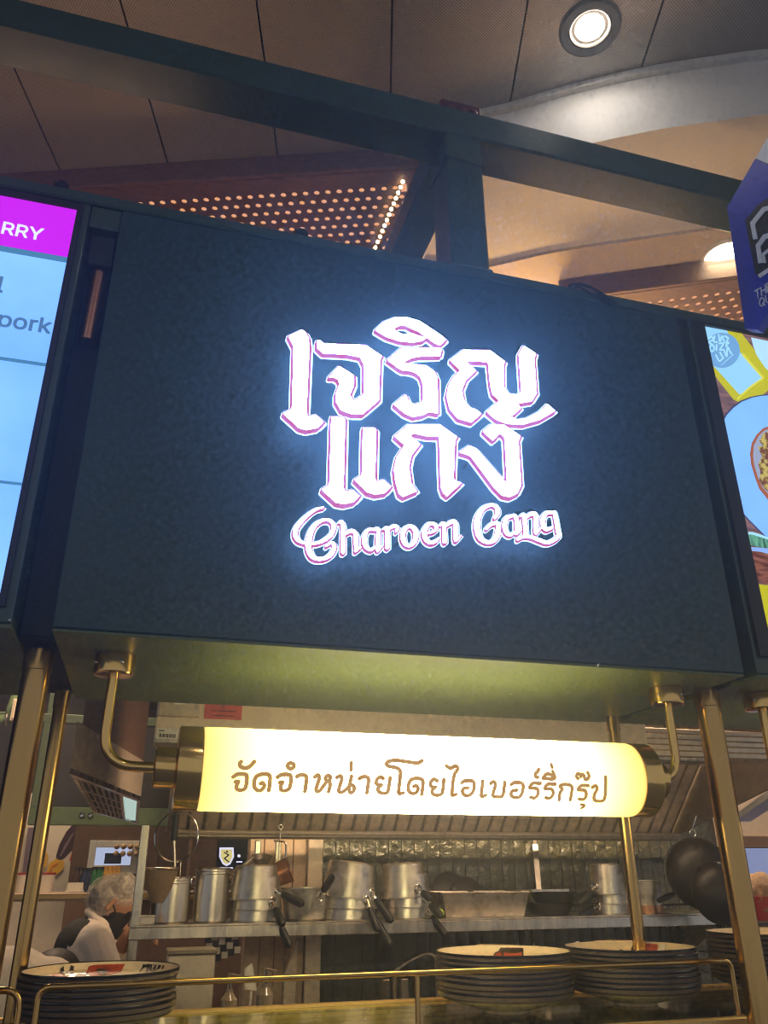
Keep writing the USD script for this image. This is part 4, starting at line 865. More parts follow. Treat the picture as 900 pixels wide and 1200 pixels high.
pan_pile(477, 3, .093, .124, ['bottom upside-down saucepan of the pile beside the green lime', 'middle upside-down saucepan of the pile beside the green lime', 'shiny upside-down saucepan on top of the pile beside the green lime'], [(-52, 45, .12), (-60, 35, .10), (-72, 25, .085)], tilt=-3)
pan_pile(718, 3, .072, .118, ['bottom upside-down small saucepan of the pile left of the slim rear post', 'middle upside-down small saucepan of the pile left of the slim rear post', 'shiny upside-down small saucepan on top left of the slim rear post'], [(195, 20, .12), (-40, 40, .05), (200, 30, .13)])
p5 = pan('small upright pot with a scorched reddish base right of the slim rear post', sx(765), YP+.02, SZ+.001, .070, .125, False, (185, 2, .06))
part(p5, 'scorched_base', lathe([(.0602, .004), (.0606, .03), (.0622, .034), (.0622, .0), (.0602, .0)], 48, (sx(765), YP+.02, SZ+.001)), 'copper', label='reddish scorched band')
# tall steel canisters
def canister(label, pxc, R, H, cy=3.33, lidded=False):
    x = aty(pxc, 1088, cy)[0]; t = thing('steel_canister', label, 'canister', (x, cy, SZ))
    part(t, 'body', lathe([(0, .0005), (R-.004, .0005), (R, .005), (R, H-.02), (R+.003, H-.018), (R+.003, H-.012), (R, H-.01), (R, H), (R-.003, H), (R-.003, .008), (0, .006)], 48, (x, cy, SZ)), 'steel')
    part(t, 'rim', xform(ring((x, cy, SZ+H), R-.0012, .0034, 'z', 40, 8), np.eye(4)), 'chrome')
    part(t, 'ear_handle', [xform(sweep(fillet([(R-.001, 0, H-.03), (R+.022, 0, H-.03), (R+.022, 0, H-.055), (R-.001, 0, H-.055)], .008), .003, 8), trimesh.transformations.translation_matrix([x, cy, SZ]) @ rotm([0, 0, 1], a_)) for a_ in (20, 200)], 'chrome')
    return t, x
canister('tall shiny steel canister under the hanging strainer', 197, .068, .148)
canister('tall shiny steel canister left of the piled saucepans', 245, .062, .178)
# tray and the things on it
xa_, xb_ = sx(514), sx(616); zt_ = SZ+.086
tr = thing('baking_tray', 'deep grey metal tray on the shelf beside the lime', 'tray', ((xa_+xb_)/2, 3.36, SZ))
o_ = hull([(x, y, z) for x, y, z in ((xa_+.02, 3.27, SZ+.0006), (xb_-.02, 3.27, SZ+.0006), (xa_+.02, 3.46, SZ+.0006), (xb_-.02, 3.46, SZ+.0006), (xa_, 3.25, zt_), (xb_, 3.25, zt_), (xa_, 3.48, zt_), (xb_, 3.48, zt_))])
i_ = hull([(x, y, z) for x, y, z in ((xa_+.022, 3.272, SZ+.003), (xb_-.022, 3.272, SZ+.003), (xa_+.022, 3.458, SZ+.003), (xb_-.022, 3.458, SZ+.003), (xa_+.003, 3.253, zt_+.01), (xb_-.003, 3.253, zt_+.01), (xa_+.003, 3.477, zt_+.01), (xb_-.003, 3.477, zt_+.01))])
def diff(a_, b_):
    A_ = m3.Manifold(m3.Mesh(np.array(a_.vertices, np.float32), np.array(a_.faces, np.uint32))); B_ = m3.Manifold(m3.Mesh(np.array(b_.vertices, np.float32), np.array(b_.faces, np.uint32))); r = (A_-B_).to_mesh()
    return trimesh.Trimesh(r.vert_properties[:, :3], r.tri_verts, process=False)
part(tr, 'pan', diff(o_, i_), 'aluminium', smooth=False)
part(tr, 'rolled_rim', sweep([(xa_, 3.25, zt_), (xb_, 3.25, zt_), (xb_, 3.48, zt_), (xa_, 3.48, zt_), (xa_, 3.252, zt_)], .004, 8), 'steel')
for k, (ax_, az_, bx_, bz_, lab) in enumerate(((562, 1058, 598, 1050, 'dark-handled steel spatula lying across the tray'), (590, 1058, 622, 1046, 'dark wooden-handled spatula lying across the tray'))):
    p_, q_ = aty(ax_, az_, 3.36), aty(bx_, bz_, 3.40); t = thing('spatula', lab, 'spatula', p_)
    m_ = p_+(q_-p_)*.55; part(t, 'blade', hull([p_+np.array([0, dy, dz]) for dy in (-.02, .02) for dz in (0, .002)] + [m_+np.array([0, dy, dz]) for dy in (-.012, .012) for dz in (0, .002)]), 'steel', smooth=False)
    part(t, 'handle', rod(m_+np.array([.0, 0, .001]), q_, .009, 12), 'black_plastic' if k == 0 else 'wood_trim')
q = aty(514, 1080, 3.25); t = thing('lime', 'bright green lime on the shelf beside the tray', 'lime', (q[0], 3.25, SZ))
lm = trimesh.creation.icosphere(3, .0175); lm.vertices[:, 0] *= 1.25; lm.vertices += [q[0], 3.245, SZ+.0177]; part(t, 'fruit', lm, 'lime', smooth=True); part(t, 'stem_end', trimesh.creation.icosphere(1, .003).apply_translation([q[0]+.0215, 3.245, SZ+.0177]), 'wood_trim')
# dark lids leaning on the wall
for k, (pxc, pyc, R, lab) in enumerate(((528, 1046, .085, 'round dark pan lid leaning on the tiles behind the tray'), (548, 1052, .075, 'smaller round dark pan lid leaning behind the tray'))):
    c_ = aty(pxc, pyc, 3.53-.03*k); c_[2] = SZ+R*.955
    t = thing('pan_lid', lab, 'lid', c_); M = trimesh.transformations.translation_matrix(c_) @ rotm([1, 0, 0], 75)
    part(t, 'disc', xform(lathe([(0, .022), (R*.5, .018), (R*.9, .006), (R, .0), (R, -.003), (R*.9, .002), (R*.5, .014), (0, .018)], 48), M), 'wok_iron'); part(t, 'knob', xform(lathe([(0, .045), (.012, .044), (.014, .036), (.007, .03), (.007, .021), (0, .021)], 24), M), 'black_plastic')
# upright steel bar leaning on the tiles
p_, q_ = aty(633, 1056, 3.50), aty(627, 989, 3.595); t = thing('sharpening_steel', 'flat pale steel blade standing upright against the tiles', 'blade', p_); p_[2] = SZ+.001
part(t, 'blade', hull([p_+np.array([dx, dy, 0]) for dx in (-.011, .011) for dy in (0, .003)] + [q_+np.array([dx, dy, 0]) for dx in (-.013, .013) for dy in (0, .003)]), 'steel', smooth=False)
part(t, 'tang', hull([q_+np.array([dx, dy, dz]) for dx in (-.008, .008) for dy in (0, .003) for dz in (.0005, .02)]), 'steel_dull', smooth=False)
# pale tray and black pan to the right of the deep tray
xa2, xb2 = sx(620), sx(664)
t = thing('flat_tray', 'thin flat metal tray set on black frying pans', 'tray', (xa2, 3.36, SZ+.09)); part(t, 'sheet', bx(xa2, xb2, 3.26, 3.44, SZ+.088, SZ+.092, .001), 'steel'); part(t, 'edge', bx(xa2, xb2, 3.254, 3.2598, SZ+.086, SZ+.096, .001), 'steel')
for k, (pxc, lab) in enumerate(((654, 'lower black frying pan on the shelf right of the deep tray'), (660, 'upper black frying pan under the flat tray'))):
    x_ = sx(pxc); z_ = SZ+.0006+k*.043; t = thing('frying_pan', lab, 'pan', (x_, 3.37, z_))
    part(t, 'body', lathe([(0, 0), (.075, 0), (.098, .036), (.1, .042), (.096, .042), (.074, .004), (0, .004)], 48, (x_, 3.37, z_)), 'wok_iron'); part(t, 'handle', sweep([(x_+.095, 3.34, z_+.036), (x_+.13, 3.32, z_+.045), (x_+.22, 3.28, z_+.055)], [.008, .010, .011], 12), 'black_plastic')
# white tub on the shelf end
q = aty(171, 1088, 3.24); t = thing('white_tub', 'small white plastic tub on the left end of the shelf', 'tub', (q[0], 3.245, SZ)); part(t, 'tub', bx(q[0]-.026, q[0]+.026, 3.215, 3.265, SZ+.0005, SZ+.024, .004), 'paper_white'); part(t, 'lid', bx(q[0]-.028, q[0]+.028, 3.213, 3.267, SZ+.0245, SZ+.029, .002), 'paper_white')
# ---- hanging utensils
YH = 3.42
def hook(t, top, bot, r=.0016):
    top, bot = np.array(top), np.array(bot); h = top[2]-bot[2]; w = min(.014, h*.28); c_ = (top+bot)/2
    pts = [(c_[0]+w*math.cos(a), c_[1], top[2]-w+w*math.sin(a)) for a in np.linspace(math.radians(200), math.radians(-60), 14)] + [(c_[0]-w*math.cos(a), c_[1], bot[2]+w-w*math.sin(a)) for a in np.linspace(math.radians(240), math.radians(-20), 14)][::1]
    part(t, 'hook', sweep(pts, r, 8), 'chrome')
hr = thing('hanging_rail', 'thin steel rail under the hood that utensils hang from', 'rail', (1.2, 3.425, 1.745)); part(hr, 'bar', rod((.13, 3.425, 1.745), (2.39, 3.425, 1.745), .004, 12), 'steel_dark')
for x in (.2, 1.25, 2.3): part(hr, 'bracket', bx(x-.008, x+.008, 3.4295, 3.4395, 1.735, 1.755, .002), 'steel_dark')
# conical strainer
c_ = aty(189, 1018, 3.28); zt_, zb_ = c_[2], aty(189, 1058, 3.28)[2]; Rr = (aty(210, 1018, 3.28)[0]-aty(168, 1018, 3.28)[0])/2
st = thing('conical_strainer', 'hanging conical mesh strainer with a dark handle', 'strainer', c_)
part(st, 'mesh_cone', lathe([(Rr*.36, zb_), (Rr*.75, zb_+(zt_-zb_)*.42), (Rr*.98, zt_-.002), (Rr*.96, zt_-.002), (Rr*.73, zb_+(zt_-zb_)*.42), (Rr*.34, zb_+.002), (0, zb_+.002), (0, zb_), (Rr*.36, zb_)], 40, (c_[0], c_[1], 0)), 'sieve_mesh')
part(st, 'rim', xform(ring((c_[0], c_[1], zt_), Rr, .005, 'z', 40, 8), np.eye(4)), 'steel')
hb, hm, ht_ = aty(205, 1016, 3.25), aty(204, 985, 3.25), aty(206, 955, 3.25)
part(st, 'handle_stem', sweep([(c_[0]+Rr*.4, c_[1]-Rr*.9, zt_), hb, hm], .005, 10), 'steel'); part(st, 'handle_grip', sweep([hm, hm+(ht_-hm)*.5, ht_], .012, 12), 'black_plastic')
# skimmer hoop
c_ = aty(207, 980, 3.32); t = thing('hoop_skimmer', 'large thin wire hoop hanging in front of the hood filters', 'skimmer', c_); R_ = aty(232, 980, 3.32)[0]-c_[0]
hp = ring((0, 0, 0), R_, .0035, 'y', 56, 8); hp.vertices[:, 2] *= 1.12; part(t, 'hoop', hp.apply_translation(c_), 'chrome')
part(t, 'stem', rod(c_+np.array([.012, 0, R_*1.12]), c_+np.array([.012, 0, R_*1.12+.10]), .004, 10), 'steel'); part(t, 'grip', rod(c_+np.array([-.006, .01, R_*.2]), c_+np.array([-.006, .01, R_*1.0]), .010, 12), 'black_plastic')
c2_ = aty(212, 1010, 3.33); part(t, 'thin_rod', rod((c2_[0], 3.335, c_[2]-R_*1.12), (c2_[0]+.003, 3.335, 1.50), .002, 8), 'steel')
# hanging copper jug and its hook
c_ = aty(327, 1024, 3.40); t = thing('measuring_pot', 'small tilted coppery pot hanging from a wire hook', 'pot', c_); M = trimesh.transformations.translation_matrix(c_) @ rotm([0, 1, 0], 68) @ rotm([1, 0, 0], 12)
part(t, 'body', xform(lathe([(0, -.045), (.038, -.045), (.042, -.04), (.045, .04), (.050, .046), (.047, .046), (.041, -.036), (0, -.040)], 40), M), 'copper'); part(t, 'bail', xform(sweep(fillet([(-.048, 0, .044), (-.10, 0, .065), (-.12, 0, .02)], .02), .004, 8), M), 'steel')
part(t, 'wire', sweep([aty(326, 1010, 3.4), aty(327, 992, 3.4), aty(329, 972, 3.4)], .0022, 8), 'steel'); part(t, 'hook_eye', ring(aty(329, 969, 3.4), .008, .0018, 'y', 20, 6), 'steel')
# ladle rod and two bright uprights
p_, q_ = aty(262, 1036, 3.5), aty(297, 1004, 3.5); t = thing('ladle', 'pale steel ladle handle leaning diagonally behind the canisters', 'ladle', p_)
part(t, 'handle', rod(p_, q_, .007, 12), 'steel'); part(t, 'bowl', xform(lathe([(0, -.03), (.03, -.022), (.042, 0), (.040, 0), (.028, -.019), (0, -.027)], 28), trimesh.transformations.translation_matrix(q_+np.array([.035, 0, .0])) @ rotm([1, 0, 0], 20)), 'steel_dark')
for k, (pxc, lab) in enumerate(((300, 'left of two bright steel uprights behind the saucepans'), (324, 'right of two bright steel uprights behind the saucepans'))):
    a_ = aty(pxc, 1030, 3.56); t = thing('steel_upright', lab, 'upright', (a_[0], 3.56, SZ)); part(t, 'bar', bx(a_[0]-.012, a_[0]+.012, 3.545, 3.57, SZ+.0005, 1.725, .003), 'steel'); part(t, 'foot', bx(a_[0]-.018, a_[0]+.018, 3.535, 3.5445, SZ+.0005, SZ+.012, .002), 'steel')
# hung black woks
def wok(label, pxc, pyc, R, Y, yaw, handle):
    c_ = aty(pxc, pyc, Y); t = thing('wok', label, 'wok', c_); M = trimesh.transformations.translation_matrix(c_) @ rotm([0, 0, 1], yaw) @ rotm([1, 0, 0], 84)
    pr = [(0, .09*R/.15)] + [(R*math.sin(a), .09*R/.15*math.cos(a)) for a in np.linspace(.15, 1.571, 12)]
    pr = pr + [(r_-.003, z_-.003) for r_, z_ in pr[::-1][:-1]] + [(0, pr[0][1]-.003)]
    part(t, 'bowl', xform(lathe(pr, 56), M), 'wok_iron', smooth=50); part(t, 'rim', xform(ring((0, 0, 0), R, .003, 'z', 56, 8), M), 'wok_iron')
    part(t, 'handle', sweep([c_+np.array(h) for h in handle], [.009, .011, .013, .010], 12), 'black_plastic'); return t, c_
t, c_ = wok('large black iron wok hanging at the right end of the shelf', 820, 1023, .135, 3.12, -18, [(.02, -.02, -.135), (.03, -.025, -.17), (.045, -.03, -.24), (.05, -.03, -.27)])
hook(t, aty(811, 972, 3.12), aty(814, 991, 3.12), .0018); part(t, 'hook_wire', rod(aty(816, 956, 3.12), aty(811, 972, 3.12), .0016, 6), 'chrome')
wok('second black wok hanging behind, nearer the thick brass post', 843, 1046, .115, 3.02, -10, [(-.01, -.02, -.115), (-.015, -.025, -.15), (-.02, -.03, -.21), (-.02, -.03, -.26)])
wok('black iron wok partly hidden, with its rim against the tiles', 803, 1018, .10, 3.24, 10, [(-.06, 0, -.09), (-.09, -.01, -.10), (-.13, -.02, -.11), (-.17, -.03, -.12)])
# ---- below the shelf
kc = thing('kitchen_counter', 'stainless work counter below the pot shelf', 'counter', (1.2, 3.1, 0))
part(kc, 'worktop', bx(.22, 2.4, 2.75, 3.572, 1.02, 1.06, .004), 'steel_dark'); part(kc, 'base', bx(.25, 2.38, 2.8, 3.57, .1, 1.0195, .003), 'dark_panel'); part(kc, 'backsplash', bx(.78, 2.38, 3.560, 3.570, 1.0605, 1.07, .001), 'steel_dark')
for x in (.3, .9, 1.6, 2.3): part(kc, 'leg', bx(x-.02, x+.02, 2.85, 2.9, 0, .0995, .003), 'steel_dark')
def pump(label, pxc, pyt, Y):
    q = aty(pxc, pyt, Y); x, z0 = q[0], 1.0605; t = thing('pump_bottle', label, 'bottle', (x, Y, z0)); zt = q[2]
    part(t, 'bottle', lathe([(0, z0), (.026, z0), (.028, z0+.004), (.028, zt-.075), (.012, zt-.055), (.012, zt-.045), (0, zt-.045)], 28, (x, Y, 0)), 'glass_smoke'); part(t, 'pump_head', [rod((x, Y, zt-.0445), (x, Y, zt), .006, 12), rod((x-.005, Y, zt-.004), (x+.035, Y-.01, zt-.010), .005, 10)], 'chrome')
pump('chrome-topped pump bottle under the left of the shelf', 270, 1140, 3.0); pump('chrome-topped pump bottle right of the first one under the shelf', 312, 1134, 3.0)
q = aty(222, 1135, 3.05); t = thing('steel_box', 'plain steel container under the left end of the shelf', 'container', (q[0], 3.05, 1.0605))
part(t, 'box', bx(q[0]-.075, q[0]+.075, 2.98, 3.12, 1.0605, aty(222, 1118, 3.0)[2], .004), 'steel_dull'); part(t, 'lid', bx(q[0]-.08, q[0]+.08, 2.975, 3.125, aty(222, 1118, 3.0)[2]+.0003, aty(222, 1118, 3.0)[2]+.012, .003), 'steel_dark')
q = aty(256, 1112, 3.3); t = thing('checked_cloth', 'blue and white checked cloth hanging under the shelf', 'cloth', q)
for i in range(5):
    for j in range(4): part(t, 'check', hull([(q[0]-.05+.022*i+.006*j+dx, 3.3-.004*i+dy, q[2]+.02-.022*j+.008*i+dz) for dx in (0, .021) for dz in (0, .021) for dy in (0, .003)]), 'paper_white' if (i+j) % 2 else 'bottle_blue', smooth=False)
q = aty(295, 1143, 3.05); t = thing('blue_scoop', 'small pale blue plastic scoop standing under the shelf', 'scoop', q)
part(t, 'blade', hull([q+np.array(v) for v in ((-.02, 0, -.04), (.02, 0, -.045), (-.025, .004, .02), (0, .004, .035), (-.02, .006, -.04), (.02, .006, -.045))]), 'paper_white', smooth=False); part(t, 'handle', rod(q+np.array([0, .003, -.046]), (q[0], 3.053, 1.062), .005, 10), 'paper_white')
q = aty(447, 1105, 3.56); t = thing('chain', 'dark chain loop hanging below the shelf', 'chain', q)
for k in range(4): part(t, 'link', xform(ring((0, 0, 0), .024, .005, 'y' if k % 2 else 'x', 24, 8), trimesh.transformations.translation_matrix(q+np.array([.002*k, -.02, .03-.034*k])) @ np.diag([1, 1, 1.2, 1])), 'wok_iron')
f0, f1, f2 = aty(462, 1138, 3.35), aty(498, 1118, 3.35), aty(512, 1142, 3.35); t = thing('gooseneck_tap', 'slim gooseneck tap over the work counter', 'tap', f2)
part(t, 'spout', sweep(smoothline([f0, aty(480, 1126, 3.35), f1, aty(508, 1120, 3.35), aty(511, 1130, 3.35), (f2[0], 3.35, 1.075)]), .006, 12), 'steel'); part(t, 'base', lathe([(0, 1.0605), (.02, 1.0605), (.018, 1.075), (0, 1.0755)], 24, (f2[0], 3.35, 0)), 'steel')
q = aty(462, 1158, 3.2); t = thing('valve', 'small steel tap valve with two pale blocks below the shelf', 'valve', (q[0], 3.2, 1.0605))
for dx in (-.035, .035): part(t, 'block', bx(q[0]+dx-.014, q[0]+dx+.014, 3.18, 3.22, 1.0605, q[2]+.03, .003), 'steel')
part(t, 'stem', rod((q[0], 3.2, 1.0605), (q[0], 3.2, q[2]+.055), .009, 12), 'steel_dark')
# ================================================================== HALL BEHIND, LEFT
YB = 5.6
zs = aty(100, 1046, YB)[2]; xs0, xs1 = aty(46, 1046, YB)[0]-.5, aty(290, 1046, YB)[0]
bs = thing('bar_shelf', 'pale bar counter ledge carrying bottles behind the cook', 'shelf', (xs0, YB, zs))
part(bs, 'ledge', bx(xs0, xs1, YB-.02, YB+.5, zs-.045, zs, .004), 'cream_wall'); part(bs, 'ledge_edge', bx(xs0, xs1, YB-.03, YB-.0203, zs-.035, zs-.006, .003), 'brass_satin')
lx0, lx1 = aty(96, 1060, YB)[0], aty(140, 1060, YB)[0]
part(bs, 'pedestal', bx(lx0+.1, lx1+1.2, YB+.05, YB+.45, 0, zs-.0455, .004), 'brown_wall'); part(bs, 'leg', bx(xs0+.2, xs0+.26, YB+.1, YB+.16, 0, zs-.0455, .004), 'brown_wall')
def bottle(label, name, pxc, h, r, m, lidm, dy=0.1, cat='bottle', group='bottles on the bar ledge', lid=True):
    q = aty(pxc, 1046, YB+dy); x = q[0]; y = YB+dy; z = zs+.0005; t = thing(name, label, cat, (x, y, z), group=group)
    part(t, 'glass' if cat == 'bottle' else 'tub', lathe([(0, 0), (r-.003, 0), (r, .003), (r, h*.62), (r*.55, h*.8), (r*.5, h*.9), (0, h*.9)] if cat == 'bottle' else [(0, 0), (r*.85, 0), (r, h*.9), (0, h*.9)], 20, (x, y, z)), m)
    if lid: part(t, 'cap', lathe([(0, h*.9002), (r*.6 if cat == 'bottle' else r*1.03, h*.9002), (r*.6 if cat == 'bottle' else r*1.03, h), (0, h)], 20, (x, y, z)), lidm)
for k, (pxc) in enumerate((86, 90.5)): bottle(f'small dark brown bottle, {["first", "second"][k]} right of the white tubs on the bar ledge', 'bottle', pxc, .14, .022, 'bottle_brown', 'black_plastic', .2)
for k, pxc in enumerate((76, 80, 84)): pass
names = ['first', 'second', 'third', 'fourth']
for k, pxc in enumerate((76.5, 80.5, 84.5)): bottle(f'dark blue bottle, {names[k]} from the left on the bar ledge', 'bottle', pxc+20-1, .135, .024, 'bottle_blue', 'black_plastic')
for k, pxc in enumerate((111-4, 115-3, 119-3)): bottle(f'green bottle, {names[k]} from the left on the bar ledge', 'bottle', pxc, .14, .024, 'bottle_green', 'black_plastic')
for k, pxc in enumerate((121, 126, 131, 136)): bottle(f'amber bottle, {names[k]} from the left on the bar ledge', 'bottle', pxc, .145, .023, 'bottle_amber', 'bottle_amber')
for k, (pxc, lab) in enumerate(((26, 'red-lidded white tub left of the slim brass post'), (52, 'red-lidded white tub right of the slim brass post'))): bottle(lab, 'tub', pxc, .11, .05, 'tub_white', 'lid_red', .12, 'tub', 'tubs on the bar ledge')
for k in range(4): bottle(f'clear plastic cup, {names[k]} from the left behind the steel canisters', 'cup', (247, 257, 276, 288)[k], .14, .04, 'glass_smoke', 'glass_smoke', .15, 'cup', 'cups on the bar ledge', lid=False)
x0, x1 = aty(76, 1046, YB+.02)[0], aty(98, 1046, YB+.02)[0]
t = thing('cup_tray', 'low pale tray of upside-down cups at the front of the bar ledge', 'tray', (x0, YB, zs)); part(t, 'tray', bx(x0, x1, YB-.015, YB+.06, zs+.0005, zs+.012, .003), 'tub_white')
for i in range(6): part(t, 'cup', lathe([(0, .0125), (.017, .0125), (.013, .055), (0, .055)], 14, (x0+.02+(x1-x0-.04)*i/5, YB+.022, zs)), 'tub_white')
# artwork on the far wall
YA = 7.4
ax0, ax1, az0, az1 = aty(36, 1000, YA)[0], aty(99, 1000, YA)[0], 1.45, aty(60, 966, YA)[2]
t = thing('wall_panel', 'cream wall panel painted with a dark chilli, yellow slices and a red fruit', 'artwork', (ax0, YA, az0)); part(t, 'board', bx(ax0-.6, ax1, YA, YA+.03, .9, az1+.35, .003), 'art_cream')
LAY[0] = 0
def art(name, pts, m, rnd_=1.0):
    LAY[0] += 1; y = YA-.003*LAY[0]; part(t, name, extrude_xz(mapgeom(Polygon(pts).buffer(rnd_).buffer(-rnd_*.5), xz_at(y)), y, y+.0025), m, smooth=False)
art('chilli', [(66,1004),(70,990),(78,975),(86,966),(99,966),(98,980),(86,994),(74,1006),(68,1008)], 'art_purple'); art('chilli_shine', [(70,1003),(76,990),(85,976),(87,976),(78,992),(72,1003)], 'art_mauve', .3)
art('fruit', [(82,1008),(86,994),(91,989),(97,993),(97,1016),(90,1014)], 'art_red'); art('fruit_spot', [(87,998),(90,998),(90,1001),(87,1001)], 'art_cream', .6); art('slice', [(55,1022),(58,1012),(66,1007),(75,1010),(74,1018),(66,1025)], 'art_yellow'); art('slice_line', [(58,1021),(61,1014),(68,1011),(68,1012.5),(62,1016),(60,1022)], 'art_orange', .2)
art('slice', [(44,1022),(45,1000),(52,994),(56,1003),(54,1014),(48,1021)], 'art_yellow'); art('slice_line', [(46,1012),(48,1003),(52,1002),(52,1010)], 'art_orange', .4); art('violet_band', [(26,1026),(33,970),(42,970),(36,1026)], 'art_mauve', .2)
# bright back counter with fridge window
fx0, fx1 = aty(104, 1000, 7.0)[0], aty(162, 1000, 7.0)[0]; fz0, fz1 = aty(130, 1024, 7.0)[2], aty(130, 985, 7.0)[2]
t = thing('display_fridge', 'far glass-fronted display cabinet with pale frame and round packs', 'cabinet', (fx0, 7, 0))
part(t, 'carcass', bx(fx0-.12, fx1+.15, 7.0, 7.35, 0, fz1+.25, .004), 'brown_wall')
for b in ((fx0, fx0+.05, fz0, fz1), (fx1-.05, fx1, fz0, fz1), (fx0+.0501, fx1-.0501, fz1-.05, fz1), (fx0+.0501, fx1-.0501, fz0, fz0+.06)): part(t, 'frame_bar', bx(b[0], b[1], 6.985, 6.9995, b[2], b[3], .002), 'paper_white')
part(t, 'window', bx(fx0+.0502, fx1-.0502, 6.993, 6.9994, fz0+.0602, fz1-.0502, 0), 'far_screen_white', smooth=False); part(t, 'dark_pane', bx(fx0+.12, fx1-.12, 6.989, 6.9928, fz0+.07, fz1-.09, 0), 'bottle_blue', smooth=False)
for i in range(4):
    for j in range(2): part(t, 'pack', trimesh.creation.icosphere(1, .021).apply_translation([fx0+.20+.05*i, 6.965, fz0+.14+.05*j]), 'food_tan')
cx0, cx1 = aty(224, 1000, 6.4)[0], aty(254, 1000, 6.4)[0]
struct_mesh('column_wood', bx(cx0, cx1, 6.4, 6.8, 0, 3.2, .005), 'wood_trim')
# far dark screens with crests
sx0, sx1 = aty(254, 1000, 6.6)[0], aty(300, 1000, 6.6)[0]; cz = aty(265, 1005, 6.59)
t = thing('crest_screen', 'far dark screen with a small yellow and white crest', 'screen', (sx0, 6.6, cz[2])); part(t, 'panel', bx(sx0, sx1, 6.6, 6.64, cz[2]-.22, cz[2]+.2, .003), 'bottle_blue')
shield = lambda cxp, cyp, s: [(cxp-.75*s, cyp-s), (cxp+.75*s, cyp-s), (cxp+.8*s, cyp), (cxp+.4*s, cyp+.8*s), (cxp, cyp+s), (cxp-.4*s, cyp+.8*s), (cxp-.8*s, cyp)]
part(t, 'crest_border', extrude_xz(mapgeom(Polygon(shield(265.5, 1004, 11)), xz_at(6.597)), 6.596, 6.599), 'crest_white', smooth=False); part(t, 'crest', extrude_xz(mapgeom(Polygon(shield(265.5, 1004, 8.5)), xz_at(6.594)), 6.5935, 6.5955), 'crest_yellow', smooth=False)
part(t, 'crest_figure', extrude_xz(mapgeom(unary_union([LineString([(263,999),(268,1002),(263,1006),(268,1010)]).buffer(.7), Point(266, 998).buffer(1.2)]), xz_at(6.592)), 6.5915, 6.593), 'bottle_blue', smooth=False)
for a_, b_, yy in ((257, 273, 1017), (277, 284, 1010), (283, 287, 1018)): part(t, 'lettering', extrude_xz(mapgeom(sbox(a_, yy-.9, b_, yy+.9), xz_at(6.597)), 6.596, 6.599), 'crest_white', smooth=False)
part(t, 'crest_dot', extrude_xz(mapgeom(Point(280, 1003).buffer(1.8), xz_at(6.597)), 6.596, 6.599), 'crest_white', smooth=False)
# green-framed neighbouring stall
YG = 6.3
def gz(px, py): return aty(px, py, YG)
t = thing('stall_frame', 'green-framed neighbouring stall front with dark panels', 'stall', (gz(40, 960)[0], YG, gz(40, 960)[2]))
xl, xr = gz(36, 940)[0], gz(175, 940)[0]; zb_, zt_ = gz(100, 967)[2], gz(100, 946)[2]; zt2 = gz(50, 846)[2]
part(t, 'bottom_bar', bx(xl, xr+.3, YG, YG+.08, zb_, zt_, .004), 'green_frame_paint'); part(t, 'upright', bx(xl, xl+.075, YG, YG+.08, zt_+.0005, zt2, .004), 'green_frame_paint'); part(t, 'top_bar', bx(xl-.6, xr+.3, YG, YG+.08, zt2+.0005, zt2+.06, .004), 'green_frame_paint')
part(t, 'dark_panel', bx(xl+.078, xr+.3, YG+.03, YG+.06, zt_+.001, zt2-.001, .003), 'dark_panel'); part(t, 'dark_panel', bx(xl-.9, xl-.003, YG+.03, YG+.06, gz(5, 928)[2], zt2-.001, .003), 'dark_panel')
part(t, 'header_board', bx(xl-.9, xr+.3, YG+.06, YG+.09, zt2+.25, 3.19, .003), 'dark_panel')
part(t, 'hanger', bx(xl+.01, xl+.05, YG+.01, YG+.05, zt2+.0605, 3.195, .003), 'green_frame_paint'); part(t, 'hanger', bx(xr+.2, xr+.24, YG+.01, YG+.05, zt2+.0605, 3.195, .003), 'green_frame_paint')
for pxc in (96, 106):
    q = aty(pxc, 955, YG-.01); part(t, 'spot_knob', xform(lathe([(0, .03), (.012, .029), (.019, .02), (.019, .006), (.008, 0), (0, 0)], 20), trimesh.transformations.translation_matrix([q[0], YG-.0003, q[2]]) @ rotm([1, 0, 0], 90)), 'chrome')
a0, a1, a2 = aty(-30, 842, 5.2), aty(8, 842, 5.2), aty(14, 828, 5.2); t = thing('ceiling_pipe', 'pale curved pipe under the far ceiling at the left edge', 'pipe', a1)
part(t, 'pipe', sweep(smoothline([aty(-40, 846, 5.2), a0, a1, a2, a2+np.array([.05, 0, .35])]), .028, 14), 'green_frame_paint'); part(t, 'flange', ring(a1, .034, .008, 'x', 24, 8), 'steel')
q0, q1 = aty(13, 842, 5.15), aty(27, 829, 5.15); t = thing('junction_box', 'small pinkish junction box beside the thick brass post', 'box', q0); part(t, 'box', bx(q0[0], q1[0], 5.1, 5.16, q0[2]-.02, q1[2]+.04, .004), 'tub_white'); part(t, 'cover', bx(q0[0]+.01, q1[0]-.01, 5.094, 5.0998, q0[2]-.01, q1[2]+.03, .003), 'cream_wall')

